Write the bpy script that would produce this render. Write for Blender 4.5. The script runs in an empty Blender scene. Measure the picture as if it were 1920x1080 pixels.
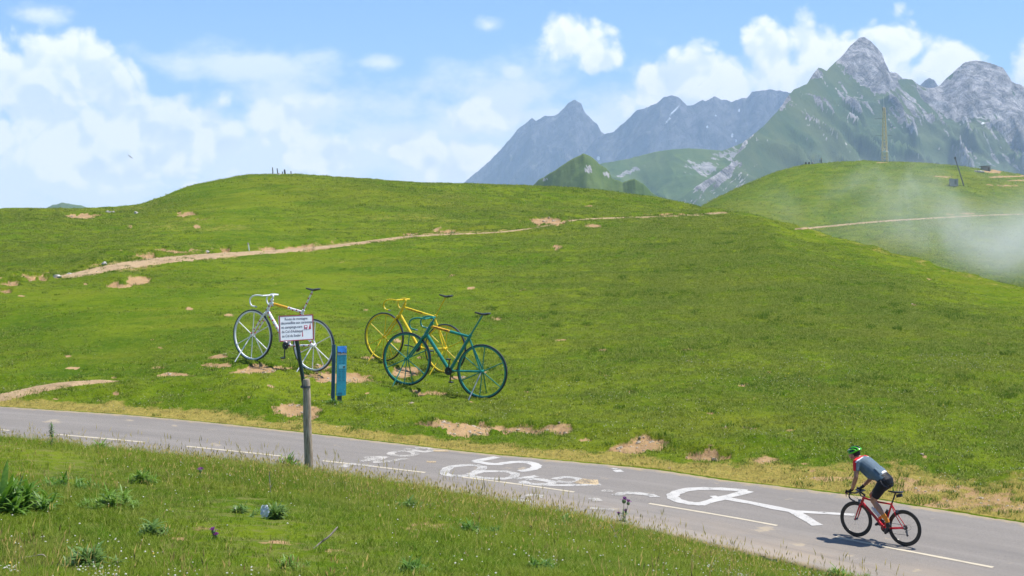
import bpy, bmesh, math, random
import numpy as np
from mathutils import Vector, Matrix, Euler

# ---------------------------------------------------------------- camera, sky, sun, exposure
SC = bpy.context.scene
COL = SC.collection
F_PX = 2773.0          # focal length in photo pixels (52 mm on a 36 mm frame, 1920 px wide)
CAM_Z = 6.6            # eye height above the lowest stretch of the road
V_HOR = 400.0          # eye level in the photo
cam_d = bpy.data.cameras.new('camera')
cam_d.lens = 52.0
cam_d.sensor_width = 36.0
cam_d.shift_y = -(540.0 - V_HOR) / 1920.0
cam_d.clip_start = 0.1
cam_d.clip_end = 40000.0
cam = bpy.data.objects.new('camera', cam_d)
cam.location = (0, 0, CAM_Z)
cam.rotation_euler = (math.radians(90), 0, 0)
COL.objects.link(cam)
SC.camera = cam

SUN_FROM = Vector((0.40, 0.13, 1.0)).normalized()      # direction towards the sun
SUN_ELEV = math.asin(SUN_FROM.z)
SUN_AZ = math.atan2(SUN_FROM.x, SUN_FROM.y)
sun_d = bpy.data.lights.new('sun', 'SUN')
sun_d.energy = 5.0
sun_d.angle = math.radians(0.53)
sun_d.color = (1.0, 0.955, 0.89)
sun = bpy.data.objects.new('sun', sun_d)
sun.rotation_euler = (-SUN_FROM).to_track_quat('-Z', 'Y').to_euler()
sun.location = (40, 20, 120)
COL.objects.link(sun)

SC.view_settings.view_transform = 'Standard'
SC.view_settings.look = 'None'
SC.view_settings.exposure = 0.46
SC.view_settings.gamma = 1.0
SC.render.engine = 'CYCLES'
SC.cycles.use_denoising = True
SC.cycles.max_bounces = 6
SC.cycles.diffuse_bounces = 3
SC.cycles.glossy_bounces = 2
SC.cycles.transmission_bounces = 3
SC.cycles.transparent_max_bounces = 6
SC.cycles.volume_bounces = 2
SC.cycles.caustics_reflective = False
SC.cycles.caustics_refractive = False
SC.cycles.volume_step_rate = 1.0
SC.cycles.volume_max_steps = 128
SC.cycles.use_adaptive_sampling = True
SC.cycles.adaptive_threshold = 0.014


class NT:
    """small helper for building node trees"""
    def __init__(s, tree):
        s.t = tree
        s.n = tree.nodes
        s.l = tree.links

    def new(s, typ, **kw):
        nd = s.n.new(typ)
        for k, v in kw.items():
            setattr(nd, k, v)
        return nd

    def put(s, sock, val):
        if isinstance(val, bpy.types.NodeSocket):
            s.l.new(val, sock)
        elif val is not None:
            sock.default_value = val

    def m(s, op, a, b=None, c=None, clamp=False):
        nd = s.new('ShaderNodeMath', operation=op, use_clamp=clamp)
        s.put(nd.inputs[0], a)
        s.put(nd.inputs[1], b)
        s.put(nd.inputs[2], c)
        return nd.outputs[0]

    def vm(s, op, a, b=None):
        nd = s.new('ShaderNodeVectorMath', operation=op)
        s.put(nd.inputs[0], a)
        if op == 'SCALE':
            s.put(nd.inputs['Scale'], b)
        else:
            s.put(nd.inputs[1], b)
        return nd.outputs['Value'] if op in ('LENGTH', 'DOT_PRODUCT', 'DISTANCE') else nd.outputs['Vector']

    def sstep(s, x, lo, hi, a=0.0, b=1.0):
        nd = s.new('ShaderNodeMapRange', interpolation_type='SMOOTHSTEP')
        for i, v in enumerate((x, lo, hi, a, b)):
            s.put(nd.inputs[i], v)
        return nd.outputs[0]

    def lin(s, x, lo, hi, a=0.0, b=1.0):
        nd = s.new('ShaderNodeMapRange')
        for i, v in enumerate((x, lo, hi, a, b)):
            s.put(nd.inputs[i], v)
        return nd.outputs[0]

    def noise(s, vec, scale, detail=4.0, rough=0.55, dist=0.0, lac=2.0):
        nd = s.new('ShaderNodeTexNoise')
        s.put(nd.inputs['Vector'], vec)
        s.put(nd.inputs['Scale'], scale)
        s.put(nd.inputs['Detail'], detail)
        s.put(nd.inputs['Roughness'], rough)
        s.put(nd.inputs['Lacunarity'], lac)
        s.put(nd.inputs['Distortion'], dist)
        return nd.outputs[0]

    def voro(s, vec, scale, detail=0.0, rough=0.5, feature='F1', rnd=1.0):
        nd = s.new('ShaderNodeTexVoronoi', feature=feature)
        s.put(nd.inputs['Vector'], vec)
        s.put(nd.inputs['Scale'], scale)
        s.put(nd.inputs['Detail'], detail)
        s.put(nd.inputs['Roughness'], rough)
        s.put(nd.inputs['Randomness'], rnd)
        return nd.outputs['Distance']

    def mix(s, f, a, b):
        nd = s.new('ShaderNodeMix', data_type='RGBA')
        s.put(nd.inputs[0], f)
        s.put(nd.inputs[6], a if not isinstance(a, tuple) else (*a[:3], 1))
        s.put(nd.inputs[7], b if not isinstance(b, tuple) else (*b[:3], 1))
        return nd.outputs[2]

    def xyz(s, v):
        nd = s.new('ShaderNodeSeparateXYZ')
        s.put(nd.inputs[0], v)
        return nd.outputs

    def comb(s, x, y, z):
        nd = s.new('ShaderNodeCombineXYZ')
        s.put(nd.inputs[0], x)
        s.put(nd.inputs[1], y)
        s.put(nd.inputs[2], z)
        return nd.outputs[0]

    def attr(s, name):
        nd = s.new('ShaderNodeAttribute', attribute_name=name)
        return nd


def az_el(u, v):
    a = math.atan((u - 960.0) / F_PX)
    return a, math.atan((V_HOR - v) / F_PX * math.cos(a))


# cumulus heads: (u, v, radius_u, radius_v) as they stand in the sky
CUMULUS = [
    (10, 150, 110, 110), (120, 125, 100, 80), (210, 170, 95, 85), (262, 232, 74, 70), (120, 240, 190, 110), (340, 235, 100, 70), (405, 260, 60, 50), (250, 300, 190, 70),
    (1068, 72, 92, 58), (1118, 112, 50, 40),
    (1240, 150, 70, 56), (1330, 140, 90, 62), (1300, 200, 150, 60), (1450, 100, 74, 76), (1510, 78, 66, 68), (1560, 150, 150, 90),
    (540, 225, 84, 60), (590, 290, 90, 50), (770, 275, 90, 44), (850, 300, 120, 50), (930, 220, 110, 44), (1690, 85, 100, 66), (1765, 105, 72, 54), (1700, 160, 170, 80), (1940, 135, 52, 60), (-150, 170, 160, 120), (2120, 110, 140, 100),
]
# thin, hazy sheets and wisps
VEILS = [
    (455, 122, 135, 30), (530, 215, 110, 75), (500, 300, 220, 80), (760, 265, 150, 70), (930, 215, 150, 70), (900, 310, 260, 80),
    (1130, 240, 130, 80), (150, 350, 320, 70), (1350, 240, 240, 80), (915, 47, 22, 15), (960, 136, 22, 13), (85, 28, 36, 16), (715, 118, 30, 12),
]

world = bpy.data.worlds.new('World')
SC.world = world
world.use_nodes = True
world.cycles.sampling_method = 'MANUAL'
world.cycles.sample_map_resolution = 256


def build_world():
    t = NT(world.node_tree)
    t.n.clear()
    outn = t.new('ShaderNodeOutputWorld')
    bg = t.new('ShaderNodeBackground')
    sky = t.new('ShaderNodeTexSky', sky_type='NISHITA')
    sky.sun_disc = False
    sky.sun_elevation = SUN_ELEV
    sky.sun_rotation = SUN_AZ
    sky.altitude = 1700.0
    sky.air_density = 1.0
    sky.dust_density = 0.3
    sky.ozone_density = 3.0
    d = t.new('ShaderNodeTexCoord').outputs['Generated']
    x, y, z = t.xyz(d)
    az = t.m('ARCTAN2', x, y)
    el = t.m('ARCSINE', z)
    ang = t.comb(az, el, 0.0)

    def blobs(lst):
        cur = None
        for (u, v, ru, rv) in lst:
            a, e = az_el(u, v)
            ma = t.new('ShaderNodeVectorMath', operation='MULTIPLY_ADD')
            t.put(ma.inputs[0], ang)
            ma.inputs[1].default_value = (F_PX / ru, F_PX / rv, 0.0)
            ma.inputs[2].default_value = (-a * F_PX / ru, -e * F_PX / rv, 0.0)
            r = t.vm('LENGTH', ma.outputs['Vector'])
            cur = r if cur is None else t.m('SMOOTH_MIN', cur, r, 0.3)
        return t.m('SUBTRACT', 1.0, cur)
    b1 = blobs(CUMULUS)
    b2 = blobs(VEILS)
    # the same kind of sky goes on all round, outside the frame
    big = t.noise(t.vm('MULTIPLY', d, (1.0, 1.0, 2.2)), 3.1, 2.0, 0.5)
    out = t.m('MAXIMUM', t.sstep(t.m('ABSOLUTE', az), 0.40, 0.62), t.sstep(el, 0.17, 0.30))
    gen = t.m('ADD', t.m('MULTIPLY', t.m('SUBTRACT', big, 0.64), 7.0), t.m('MULTIPLY', t.m('SUBTRACT', out, 1.0), 6.0))
    b1 = t.m('MAXIMUM', b1, gen)
    # billows
    warp = t.noise(d, 24.0, 1.0, 0.5)
    dv = t.vm('ADD', d, t.vm('SCALE', t.comb(warp, warp, warp), 0.02))

    def billow(vec):
        v1 = t.voro(vec, 30.0, 2.0, 0.55)
        return t.m('SUBTRACT', 0.80, v1)
    bil = billow(dv)
    n1 = t.noise(dv, 70.0, 4.0, 0.62)
    crisp = t.m('ADD', b1, t.m('ADD', t.m('MULTIPLY', bil, 0.75), t.m('MULTIPLY', t.m('SUBTRACT', n1, 0.5), 0.8)))
    n2 = t.noise(t.vm('MULTIPLY', d, (1.0, 1.0, 1.7)), 26.0, 5.0, 0.6)
    soft = t.m('ADD', b2, t.m('MULTIPLY', t.m('SUBTRACT', n2, 0.5), 3.2))
    a1 = t.sstep(crisp, -0.08, 0.38)
    a2 = t.m('MULTIPLY', t.sstep(soft, -0.75, 0.75), 0.86)
    # side turned to the sun: the billow falls off towards the light
    lit = t.sstep(t.m('SUBTRACT', bil, billow(t.vm('ADD', dv, (0.004, 0.0, 0.010)))), -0.28, 0.22)
    thin = t.sstep(crisp, 1.3, 0.2)
    lit = t.m('ADD', t.m('MULTIPLY', lit, 0.75), t.m('MULTIPLY', thin, 0.40), clamp=True)
    K = CLOUD_GAIN
    c1 = t.mix(lit, (0.64 * K, 0.75 * K, 0.93 * K), (1.06 * K, 1.05 * K, 1.04 * K))
    c2 = (0.90 * K, 0.94 * K, 1.0 * K)
    skyc = t.new('ShaderNodeMix', data_type='RGBA', blend_type='MULTIPLY')
    skyc.inputs[0].default_value = 1.0
    t.put(skyc.inputs[6], sky.outputs[0])
    skyc.inputs[7].default_value = SKY_TINT
    col = t.mix(a2, skyc.outputs[2], c2)
    col = t.mix(a1, col, c1)
    t.put(bg.inputs[0], col)
    bg.inputs[1].default_value = SKY_STRENGTH
    t.l.new(bg.outputs[0], outn.inputs[0])
    return sky


SKY_STRENGTH = 0.105
CLOUD_GAIN = 1.0 / SKY_STRENGTH * 1.00
SKY_TINT = (0.78, 1.0, 1.22, 1.0)
build_world()
# ---------------------------------------------------------------- generic helpers
rng = np.random.default_rng(7)
random.seed(7)


def pt(u, v, Y):
    """photo pixel at a chosen distance -> world point"""
    return Vector(((u - 960.0) * Y / F_PX, Y, CAM_Z - (v - V_HOR) * Y / F_PX))


_P = rng.permutation(4096)
_G = np.stack([np.cos(rng.random(4096) * 6.2832), np.sin(rng.random(4096) * 6.2832)], 1)
_ang = rng.random(4096) * 6.28318
_G = np.stack([np.cos(_ang), np.sin(_ang)], 1)


def pnoise(x, y, seed=0):
    x = np.asarray(x, float); y = np.asarray(y, float)
    xi = np.floor(x).astype(np.int64); yi = np.floor(y).astype(np.int64)
    xf = x - xi; yf = y - yi
    sx = xf * xf * xf * (xf * (xf * 6 - 15) + 10); sy = yf * yf * yf * (yf * (yf * 6 - 15) + 10)

    def g(ix, iy, dx, dy):
        h = _P[(_P[(ix + seed * 131) & 4095] + iy) & 4095]
        return _G[h, 0] * dx + _G[h, 1] * dy
    a = g(xi, yi, xf, yf); b = g(xi + 1, yi, xf - 1, yf)
    c = g(xi, yi + 1, xf, yf - 1); d = g(xi + 1, yi + 1, xf - 1, yf - 1)
    return ((a + (b - a) * sx) + ((c + (d - c) * sx) - (a + (b - a) * sx)) * sy) * 1.5


def fbm(x, y, oct=5, seed=0, gain=0.5):
    s = 0.0; a = 1.0; t = 0.0
    for i in range(oct):
        s = s + a * pnoise(x * 2 ** i + 17.3 * i, y * 2 ** i - 9.1 * i, seed + i)
        t += a; a *= gain
    return s / t


def ridged(x, y, oct=5, seed=0, gain=0.55):
    s = 0.0; a = 1.0; t = 0.0; w = 1.0
    for i in range(oct):
        n = 1.0 - np.abs(pnoise(x * 2 ** i + 31.7 * i, y * 2 ** i + 11.9 * i, seed + i)) * 1.35
        n = n * n * w
        w = np.clip(n * 1.6, 0, 1)
        s = s + a * n; t += a; a *= gain
    return s / t


def sm(x, a, b):
    t = np.clip((x - a) / (b - a), 0, 1)
    return t * t * (3 - 2 * t)


def pchip(xk, yk, x):
    xk = np.asarray(xk, float); yk = np.asarray(yk, float)
    h = np.diff(xk); dl = np.diff(yk) / h
    d = np.zeros_like(yk)
    for i in range(1, len(xk) - 1):
        if dl[i - 1] * dl[i] > 0:
            w1 = 2 * h[i] + h[i - 1]; w2 = h[i] + 2 * h[i - 1]
            d[i] = (w1 + w2) / (w1 / dl[i - 1] + w2 / dl[i])
    d[0] = dl[0]; d[-1] = dl[-1]
    i = np.clip(np.searchsorted(xk, x) - 1, 0, len(h) - 1)
    t = np.clip((x - xk[i]) / h[i], 0, 1); hh = h[i]
    return ((2 * t ** 3 - 3 * t ** 2 + 1) * yk[i] + (t ** 3 - 2 * t ** 2 + t) * hh * d[i]
            + (-2 * t ** 3 + 3 * t ** 2) * yk[i + 1] + (t ** 3 - t ** 2) * hh * d[i + 1])


def grid_mesh(name, X, Y, Z, keep=None):
    """structured grid (rows, cols) -> mesh; keep = face mask"""
    R, C = X.shape
    idx = np.arange(R * C).reshape(R, C)
    q = np.stack([idx[:-1, :-1], idx[:-1, 1:], idx[1:, 1:], idx[1:, :-1]], -1).reshape(-1, 4)
    co = np.stack([X, Y, Z], -1).reshape(-1, 3)
    used = None
    if keep is not None:
        q = q[keep.reshape(-1)]
        used = np.unique(q)
        remap = np.full(R * C, -1); remap[used] = np.arange(len(used))
        q = remap[q]; co = co[used]
    me = bpy.data.meshes.new(name)
    me.vertices.add(len(co)); me.vertices.foreach_set('co', co.astype(np.float32).ravel())
    me.loops.add(len(q) * 4); me.loops.foreach_set('vertex_index', q.astype(np.int32).ravel())
    me.polygons.add(len(q)); me.polygons.foreach_set('loop_start', np.arange(0, len(q) * 4, 4, dtype=np.int32))
    me.polygons.foreach_set('loop_total', np.full(len(q), 4, dtype=np.int32))
    me.update(calc_edges=True)
    me.polygons.foreach_set('use_smooth', np.ones(len(q), dtype=bool))
    return me, used


def add_attr(me, name, arr):
    a = me.attributes.new(name, 'FLOAT', 'POINT')
    a.data.foreach_set('value', np.asarray(arr, np.float32).ravel())


def link(name, me, mat=None, parent=None, **props):
    o = bpy.data.objects.new(name, me)
    COL.objects.link(o)
    if mat is not None and me is not None:
        if len(me.materials) == 0:
            me.materials.append(mat)
    if parent is not None:
        o.parent = parent
    for k, v in props.items():
        if v is not None:
            o[k] = v
    return o


def new_mat(name):
    m = bpy.data.materials.new(name)
    m.use_nodes = True
    t = NT(m.node_tree)
    b = m.node_tree.nodes['Principled BSDF']
    return m, t, b


def simple_mat(name, col, rough=0.5, metal=0.0, spec=0.5, var=0.12, scale=14.0, bump=0.0, bscale=60.0):
    """plain paint / cloth / metal with slight procedural variation"""
    m, t, b = new_mat(name)
    pos = t.new('ShaderNodeTexCoord').outputs['Object']
    n = t.noise(pos, scale, 4.0, 0.6)
    c = tuple(col)
    dk = tuple(x * (1 - var) for x in c); lt = tuple(min(1, x * (1 + var)) for x in c)
    t.put(b.inputs['Base Color'], t.mix(t.sstep(n, 0.3, 0.7), dk, lt))
    t.put(b.inputs['Roughness'], t.lin(n, 0.3, 0.7, max(0.02, rough - 0.07), min(1, rough + 0.07)))
    b.inputs['Metallic'].default_value = metal
    b.inputs['Specular IOR Level'].default_value = spec
    if bump > 0:
        bp = t.new('ShaderNodeBump')
        bp.inputs['Strength'].default_value = bump
        bp.inputs['Distance'].default_value = 0.01
        t.put(bp.inputs['Height'], t.noise(pos, bscale, 4.0, 0.6))
        t.l.new(bp.outputs[0], b.inputs['Normal'])
    return m


# ---------------------------------------------------------------- the lie of the land
# each row follows one feature across the view: (u, distance, v)  or  (u, distance, None, z)
ROAD_C = [(-2500, 62, 640), (-1000, 48, 745), (-400, 43, 776), (0, 39.7, 806), (190, 38.4, 822), (438, 36.8, 846), (701, 35.2, 875),
          (971, 33.5, 908), (1337, 31.0, 964), (1716, 28.2, 1036), (1862, 27.1, 1064), (2100, 25.3, 1112), (2600, 22, 1230), (4500, 15, 1650)]
ROAD_F = [(-2500, 67, 610), (-1000, 52, 715), (-400, 46.8, 738), (0, 43.2, 762), (200, 41.6, 775), (433, 40.1, 796), (700, 38.4, 826), (969, 36.8, 856),
          (1180, 35.4, 875), (1409, 34.0, 906), (1581, 32.8, 926), (1716, 31.9, 948), (1881, 30.6, 974), (2100, 28.9, 1008), (2600, 25.4, 1105), (4500, 17.8, 1470)]
ROAD_N = [(-2500, 57, None, .9), (-1000, 44.5, None, .84), (-400, 40, None, .80), (0, 36.9, None, .76), (438, 34, None, .66), (701, 32.4, None, .55),
          (971, 30.8, None, .45), (1200, 29.3, None, .345), (1400, 27.9, None, .20), (1600, 26.6, None, .06), (1716, 25.6, None, .0),
          (1862, 24.5, None, -.05), (2100, 22.8, None, -.12), (2600, 19.5, None, -.25), (4500, 12.5, None, -.4)]
CREST = [(-2500, 54, None, 1.6), (-1000, 43, None, 1.55), (-400, 38.3, 799), (0, 35.2, 826), (300, 33.2, 858), (580, 31.2, 890), (800, 29.9, 922), (1000, 28.9, 959),
         (1200, 28.5, 1000), (1400, 27.2, 1050), (1600, 25.9, 1096), (1716, 24.9, 1125), (2100, 22.2, None, .0), (2600, 19, None, -.1), (4500, 12, None, -.3)]
BIKES = [(-2500, 75, 600), (-1000, 55, 690), (-400, 50, 705), (0, 47, 716), (250, 48, 700), (473, 48.7, 675), (590, 48.0, 693), (757, 47, 721), (905, 46, 746), (1000, 45.5, 744),
         (1200, 44, 748), (1400, 42, 768), (1600, 40, 797), (1716, 39, 815), (1920, 37.5, 842), (2300, 35, 905), (4500, 26, 1150)]
MID = [(-2500, 100, 560), (-1000, 74, 600), (-400, 66, 605), (0, 64, 600), (250, 63, 592), (473, 62, 592), (757, 61, 612), (905, 61, 620), (1200, 59, 622), (1400, 57, 634),
       (1600, 54, 655), (1920, 50, 680), (2300, 46, 730), (4500, 34, 900)]
PATH = [(-2500, 140, 500), (-1000, 90, 540), (-400, 80, 545), (0, 80, 532), (110, 85, 520), (250, 95, 492), (470, 110, 474), (700, 122, 457), (850, 135, 440), (1000, 148, 425),
        (1200, 170, 408), (1350, 188, 401), (1430, 160, 412), (1500, 130, 442), (1600, 112, 476), (1700, 98, 508), (1800, 86, 544), (1920, 74, 582), (2300, 58, 670), (4500, 42, 800)]
UPPER = [(-2500, 190, 460), (-1000, 140, 460), (-400, 130, 450), (0, 130, 442), (180, 145, 432), (250, 152, 424), (470, 165, 398), (700, 168, 394), (850, 176, 391), (1000, 180, 392),
         (1200, 192, 390), (1300, 197, 396), (1380, 195, 399), (1430, 178, 409), (1500, 147, 434), (1600, 124, 464), (1700, 109, 494), (1800, 95, 525), (1920, 81, 560), (2300, 62, 645), (4500, 45, 770)]
RIDGE = [(-2500, 260, 430), (-1000, 215, 408), (-400, 195, 400), (0, 188, 393), (180, 200, 390), (262, 212, 383), (300, 220, 371), (350, 225, 352), (420, 226, 337), (480, 226, 328), (540, 225, 327),
         (640, 222, 334), (800, 219, 343), (1000, 215, 348), (1100, 213, 354), (1200, 212, 366), (1280, 209, 379), (1330, 206, 391), (1385, 201, 397), (1430, 190, 408), (1500, 160, 428),
         (1600, 135, 455), (1700, 118, 483), (1800, 103, 511), (1920, 88, 541), (2300, 66, 625), (4500, 48, 750)]


def rowf(lst, us):
    u = np.array([a[0] for a in lst], float); Y = np.array([a[1] for a in lst], float)
    z = np.array([a[3] if len(a) > 3 else CAM_Z - (a[2] - V_HOR) * a[1] / F_PX for a in lst], float)
    return pchip(u, Y, us), pchip(u, z, us)


def make_columns():
    inside = np.linspace(-60, 1980, 560)
    left = -60 - np.geomspace(6, 2440, 46)[::-1]
    right = 1980 + np.geomspace(6, 2500, 46)
    return np.concatenate([left, inside, right])


US = make_columns()
NC = len(US)
rows = []
one = np.ones(NC)
rows.append((1.5 * one, pchip([-2500, 0, 1000, 1920, 4500], [5.2, 5.1, 5.0, 4.8, 4.0], US)))
rows.append((8.0 * one, pchip([-2500, 0, 1000, 1920, 4500], [4.1, 4.05, 3.95, 3.5, 2.0], US)))
rows.append((pchip([-2500, 0, 1000, 1600, 1920, 4500], [18, 15, 14.5, 14, 13.5, 9.5], US), pchip([-2500, 0, 1000, 1600, 1920, 4500], [3.0, 2.98, 2.9, 2.5, 2.0, 1.0], US)))
cY, cz = rowf(CREST, US)
rows.append((pchip([-2500, 0, 1000, 1600, 1920, 4500], [35, 24, 21, 19.5, 18, 11], US), pchip([-2500, 0, 500, 1000, 1400, 1600, 1920, 4500], [2.4, 2.32, 2.25, 1.95, 1.5, 1.25, .8, .2], US)))
rows.append((cY, cz))
nY, nz = rowf(ROAD_N, US)
rY, rz = rowf(ROAD_C, US)
fY, fz = rowf(ROAD_F, US)
rows.append((nY - 0.25, nz - 0.03))
rows.append((nY + 0.25, nz - 0.10))
rows.append((rY, rz - 0.10))
rows.append((fY - 0.25, fz - 0.10))
rows.append((fY + 0.2, fz - 0.02))
bY, bz = rowf(BIKES, US)
rows.append((fY + (bY - fY) * 0.3, fz + (bz - fz) * 0.33 + 0.04))
rows.append((bY, bz))
for lst in (MID, PATH, UPPER, RIDGE):
    rows.append(rowf(lst, US))
gY, gz = rows[-1]
ux = lambda k, v: pchip(k, v, US)
rows.append((gY + 22, gz - ux([-2500, 1000, 1300, 1500, 1920, 4500], [3, 2.5, 2.5, 3.0, 3.0, 3.0])))
rows.append((np.maximum(gY + 60, 300 * one), ux([-2500, 1000, 1300, 1500, 1920, 4500], [-20, -18, -14, -11, -9.5, -9])))
rows.append((400 * one, ux([-2500, 1000, 1200, 1260, 1330, 1400, 1500, 1660, 1800, 1920, 2400, 4500], [-40, -30, -14, -6, 2.5, 4.3, 3.0, 4.6, 4.0, 3.4, -10, -40])))
TOPV = [(-2500, 560), (1000, 540), (1180, 480), (1260, 428), (1320, 385), (1380, 354), (1440, 329), (1490, 314), (1530, 308), (1600, 304), (1700, 305), (1780, 310), (1850, 318), (1920, 331), (2100, 370), (2400, 450), (4500, 600)]
tv = pchip([a[0] for a in TOPV], [a[1] for a in TOPV], US)
rows.append((480 * one, CAM_Z - (tv - V_HOR) * 480 / F_PX))
rows.append((560 * one, rows[-1][1] - 6))
rows.append((800 * one, np.minimum(rows[-1][1] - 55, -60)))
rows.append((1600 * one, -255 * one))
COUNTS = [4, 10, 50, 100, 26, 3, 4, 4, 3, 28, 46, 60, 80, 70, 60, 14, 14, 22, 44, 8, 8, 8]
assert len(COUNTS) == len(rows) - 1
RY = np.stack([r[0] for r in rows], 0)
RZ = np.stack([r[1] for r in rows], 0)
ts = [0.0]
for i, c in enumerate(COUNTS):
    ts += list(i + (np.arange(c) + 1) / c)
TS = np.array(ts)
NR = len(TS)
tk = np.arange(len(rows), dtype=float)
GY = np.zeros((NR, NC)); GZ = np.zeros((NR, NC))
for j in range(NC):
    GY[:, j] = pchip(tk, RY[:, j], TS)
    GZ[:, j] = pchip(RY[:, j], RZ[:, j], GY[:, j])
GU = np.broadcast_to(US, (NR, NC))
GX = (GU - 960.0) * GY / F_PX
GV = V_HOR + (CAM_Z - GZ) * F_PX / GY            # where the smooth ground shows in the photo
TT = np.broadcast_to(TS[:, None], (NR, NC))
near = TT < 5.0
field = (TT > 9.0)
hill_r = TT > 16.2
vis_field = field & (TT <= 15.02)

# worn, bare ground -----------------------------------------------------------
wn = fbm(GX * 0.9, GY * 0.9, 4, 40)
wn2 = fbm(GX * 0.25, GY * 0.12, 3, 44)
wpx = fbm(GU / 26.0, GV / 9.0, 4, 48)            # ragged outlines
soil = np.zeros((NR, NC)); dry = np.zeros((NR, NC))
# (u, v, ru, rv, depth of the hollow)
PATCHES = [
    (505, 691, 44, 9, .12), (640, 708, 62, 8, .12), (410, 667, 24, 5, .06), (405, 684, 30, 5, .04), (330, 703, 34, 4, .03), (300, 690, 14, 3, .02), (140, 690, 18, 3, .02),
    (460, 697, 26, 4, .04), (600, 690, 24, 5, .05), (560, 768, 46, 11, .12), (800, 735, 36, 7, .2), (762, 696, 34, 8, .15), (690, 671, 18, 4, .04), (860, 711, 16, 3, .05),
    (745, 640, 8, 3, .02), (905, 700, 10, 3, .02),
    (848, 798, 50, 9, .16), (905, 803, 60, 9, .16), (978, 805, 72, 8, .16), (1040, 806, 36, 5, .12), (1100, 824, 16, 4, .05), (880, 812, 40, 6, .1),
    (1205, 828, 30, 9, .2), (1180, 838, 34, 8, .18), (1232, 835, 26, 9, .18), (1320, 852, 36, 8, .18), (1345, 860, 22, 5, .1), (1160, 842, 16, 4, .1),
    (1405, 805, 14, 4, .03), (1360, 803, 12, 3, .03), (1480, 807, 10, 3, .02), (1440, 868, 26, 4, .05),
    (1750, 915, 90, 10, .04), (1850, 935, 70, 16, .05), (1800, 945, 90, 12, .04), (1900, 950, 60, 14, .04), (1560, 897, 60, 5, .02), (1660, 905, 60, 6, .02),
    
    (220, 533, 30, 6, .2), (262, 524, 28, 9, .2), (60, 518, 36, 7, .4), (20, 530, 22, 6, .4), (90, 512, 12, 5, .2), (8, 545, 20, 4, .3),
    (350, 402, 22, 5, .3), (376, 411, 16, 3, .4), (145, 405, 40, 4, .1), (422, 467, 9, 9, .5), (1020, 412, 46, 10, .5), (1102, 386, 12, 4, .4), (1116, 422, 20, 3, .15),
    (560, 465, 30, 3, .3), (740, 440, 60, 2.5, .35), (830, 437, 40, 2.5, .35), (500, 466, 20, 2.5, .3), (330, 472, 50, 3, .35), (270, 480, 30, 4, .35), (1250, 403, 60, 2.5, .3),
    (930, 597, 12, 3, .03), (1000, 565, 10, 2, .02), (980, 542, 8, 2, .02), (885, 542, 10, 2, .02), (1045, 575, 9, 2, .02), (1046, 466, 8, 2, .02), (1180, 511, 10, 2, .02),
    (355, 578, 10, 3, .02), (430, 590, 7, 3, .02), (1130, 655, 14, 3, .02), (1290, 655, 10, 2, .02), (1395, 720, 12, 3, .02), (760, 605, 10, 2, .02), (1050, 638, 12, 2, .02),
    (330, 1012, 40, 7, .03), (375, 990, 26, 5, .03), (520, 1016, 60, 5, .02), (790, 990, 50, 12, .03), (770, 965, 24, 8, .02), (1000, 960, 40, 6, .02), (1130, 965, 60, 8, .03), (640, 1030, 40, 8, .02),
]
hollow = np.zeros((NR, NC))
ragged_face = np.zeros((NR, NC))
for (u, v, ru, rv, dep) in PATCHES:
    msk = (np.abs(GU - u) < ru * 2.2) & (np.abs(GV - v) < rv * 2.6 + 4) & ((near if v > 930 and u < 1300 or (v > 985) else vis_field))
    if not msk.any():
        continue
    if dep >= .1 and v > 600:
        ru *= 1.25; rv *= 1.3
    e = np.sqrt(((GU - u) / ru) ** 2 + ((GV - v) / rv) ** 2)
    e = e + wpx * 0.85 + wn * 0.45
    s = 1 - sm(e, 0.72, 1.02)
    s = np.where(msk, s, 0) * (.62 if (v > 885 and u > 1500) or (v > 930) else 1.0)
    soil = np.maximum(soil, s)
    hollow = np.maximum(hollow, s * dep * (1.1 if dep >= .1 and v > 760 else 1.0))
# many small scuffs over the field, more of them towards the near slope
r2 = np.random.default_rng(21)
for k in range(150):
    u = r2.uniform(0, 1920); v = r2.choice([r2.uniform(560, 800), r2.uniform(420, 640), r2.uniform(820, 900) if u > 1200 else r2.uniform(640, 760)])
    ru = r2.uniform(3, 9); rv = ru * r2.uniform(0.2, 0.34)
    j0, j1 = np.searchsorted(US, u - ru * 2.5), np.searchsorted(US, u + ru * 2.5)
    if j1 - j0 < 2:
        continue
    sl = (slice(None), slice(j0, j1))
    e = np.sqrt(((GU[sl] - u) / ru) ** 2 + ((GV[sl] - v) / rv) ** 2) + wpx[sl] * 0.5
    s = np.where(vis_field[sl], 1 - sm(e, 0.6, 1.05), 0) * r2.uniform(0.5, 1)
    soil[sl] = np.maximum(soil[sl], s)
    hollow[sl] = np.maximum(hollow[sl], s * 0.03)
# the track over the hill: (u, v, half thickness in px)
TRACK = [(105, 521, 3.2), (150, 514, 5.5), (200, 504, 7), (260, 494, 7.5), (330, 486, 6.5), (400, 480, 5.5), (470, 475, 3.9), (540, 470, 3.2), (600, 465, 2.6), (660, 458, 2.5), (720, 450, 2.2),
         (760, 445, 1.6), (840, 440, 1.0), (920, 437, 0.8), (980, 431, 0.9), (1030, 423, 1.0), (1080, 413, 1.0), (1150, 409, 0.7), (1220, 407, 0.7), (1290, 404, 1.6), (1330, 401.5, 2.2), (1365, 399, 1.6)]
tu = np.array([a[0] for a in TRACK]); tvv = np.array([a[1] for a in TRACK]); tw = np.array([a[2] for a in TRACK])
pv = pchip(tu, tvv, np.clip(GU, 105, 1365)); pw = pchip(tu, tw, np.clip(GU, 105, 1365))
inrange = (GU > 103) & (GU < 1366) & vis_field
path_d = np.abs(GV - pv) / pw + wpx * 0.25 + sm(np.abs(GU - 735), 600, 640) * 0.4
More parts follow.
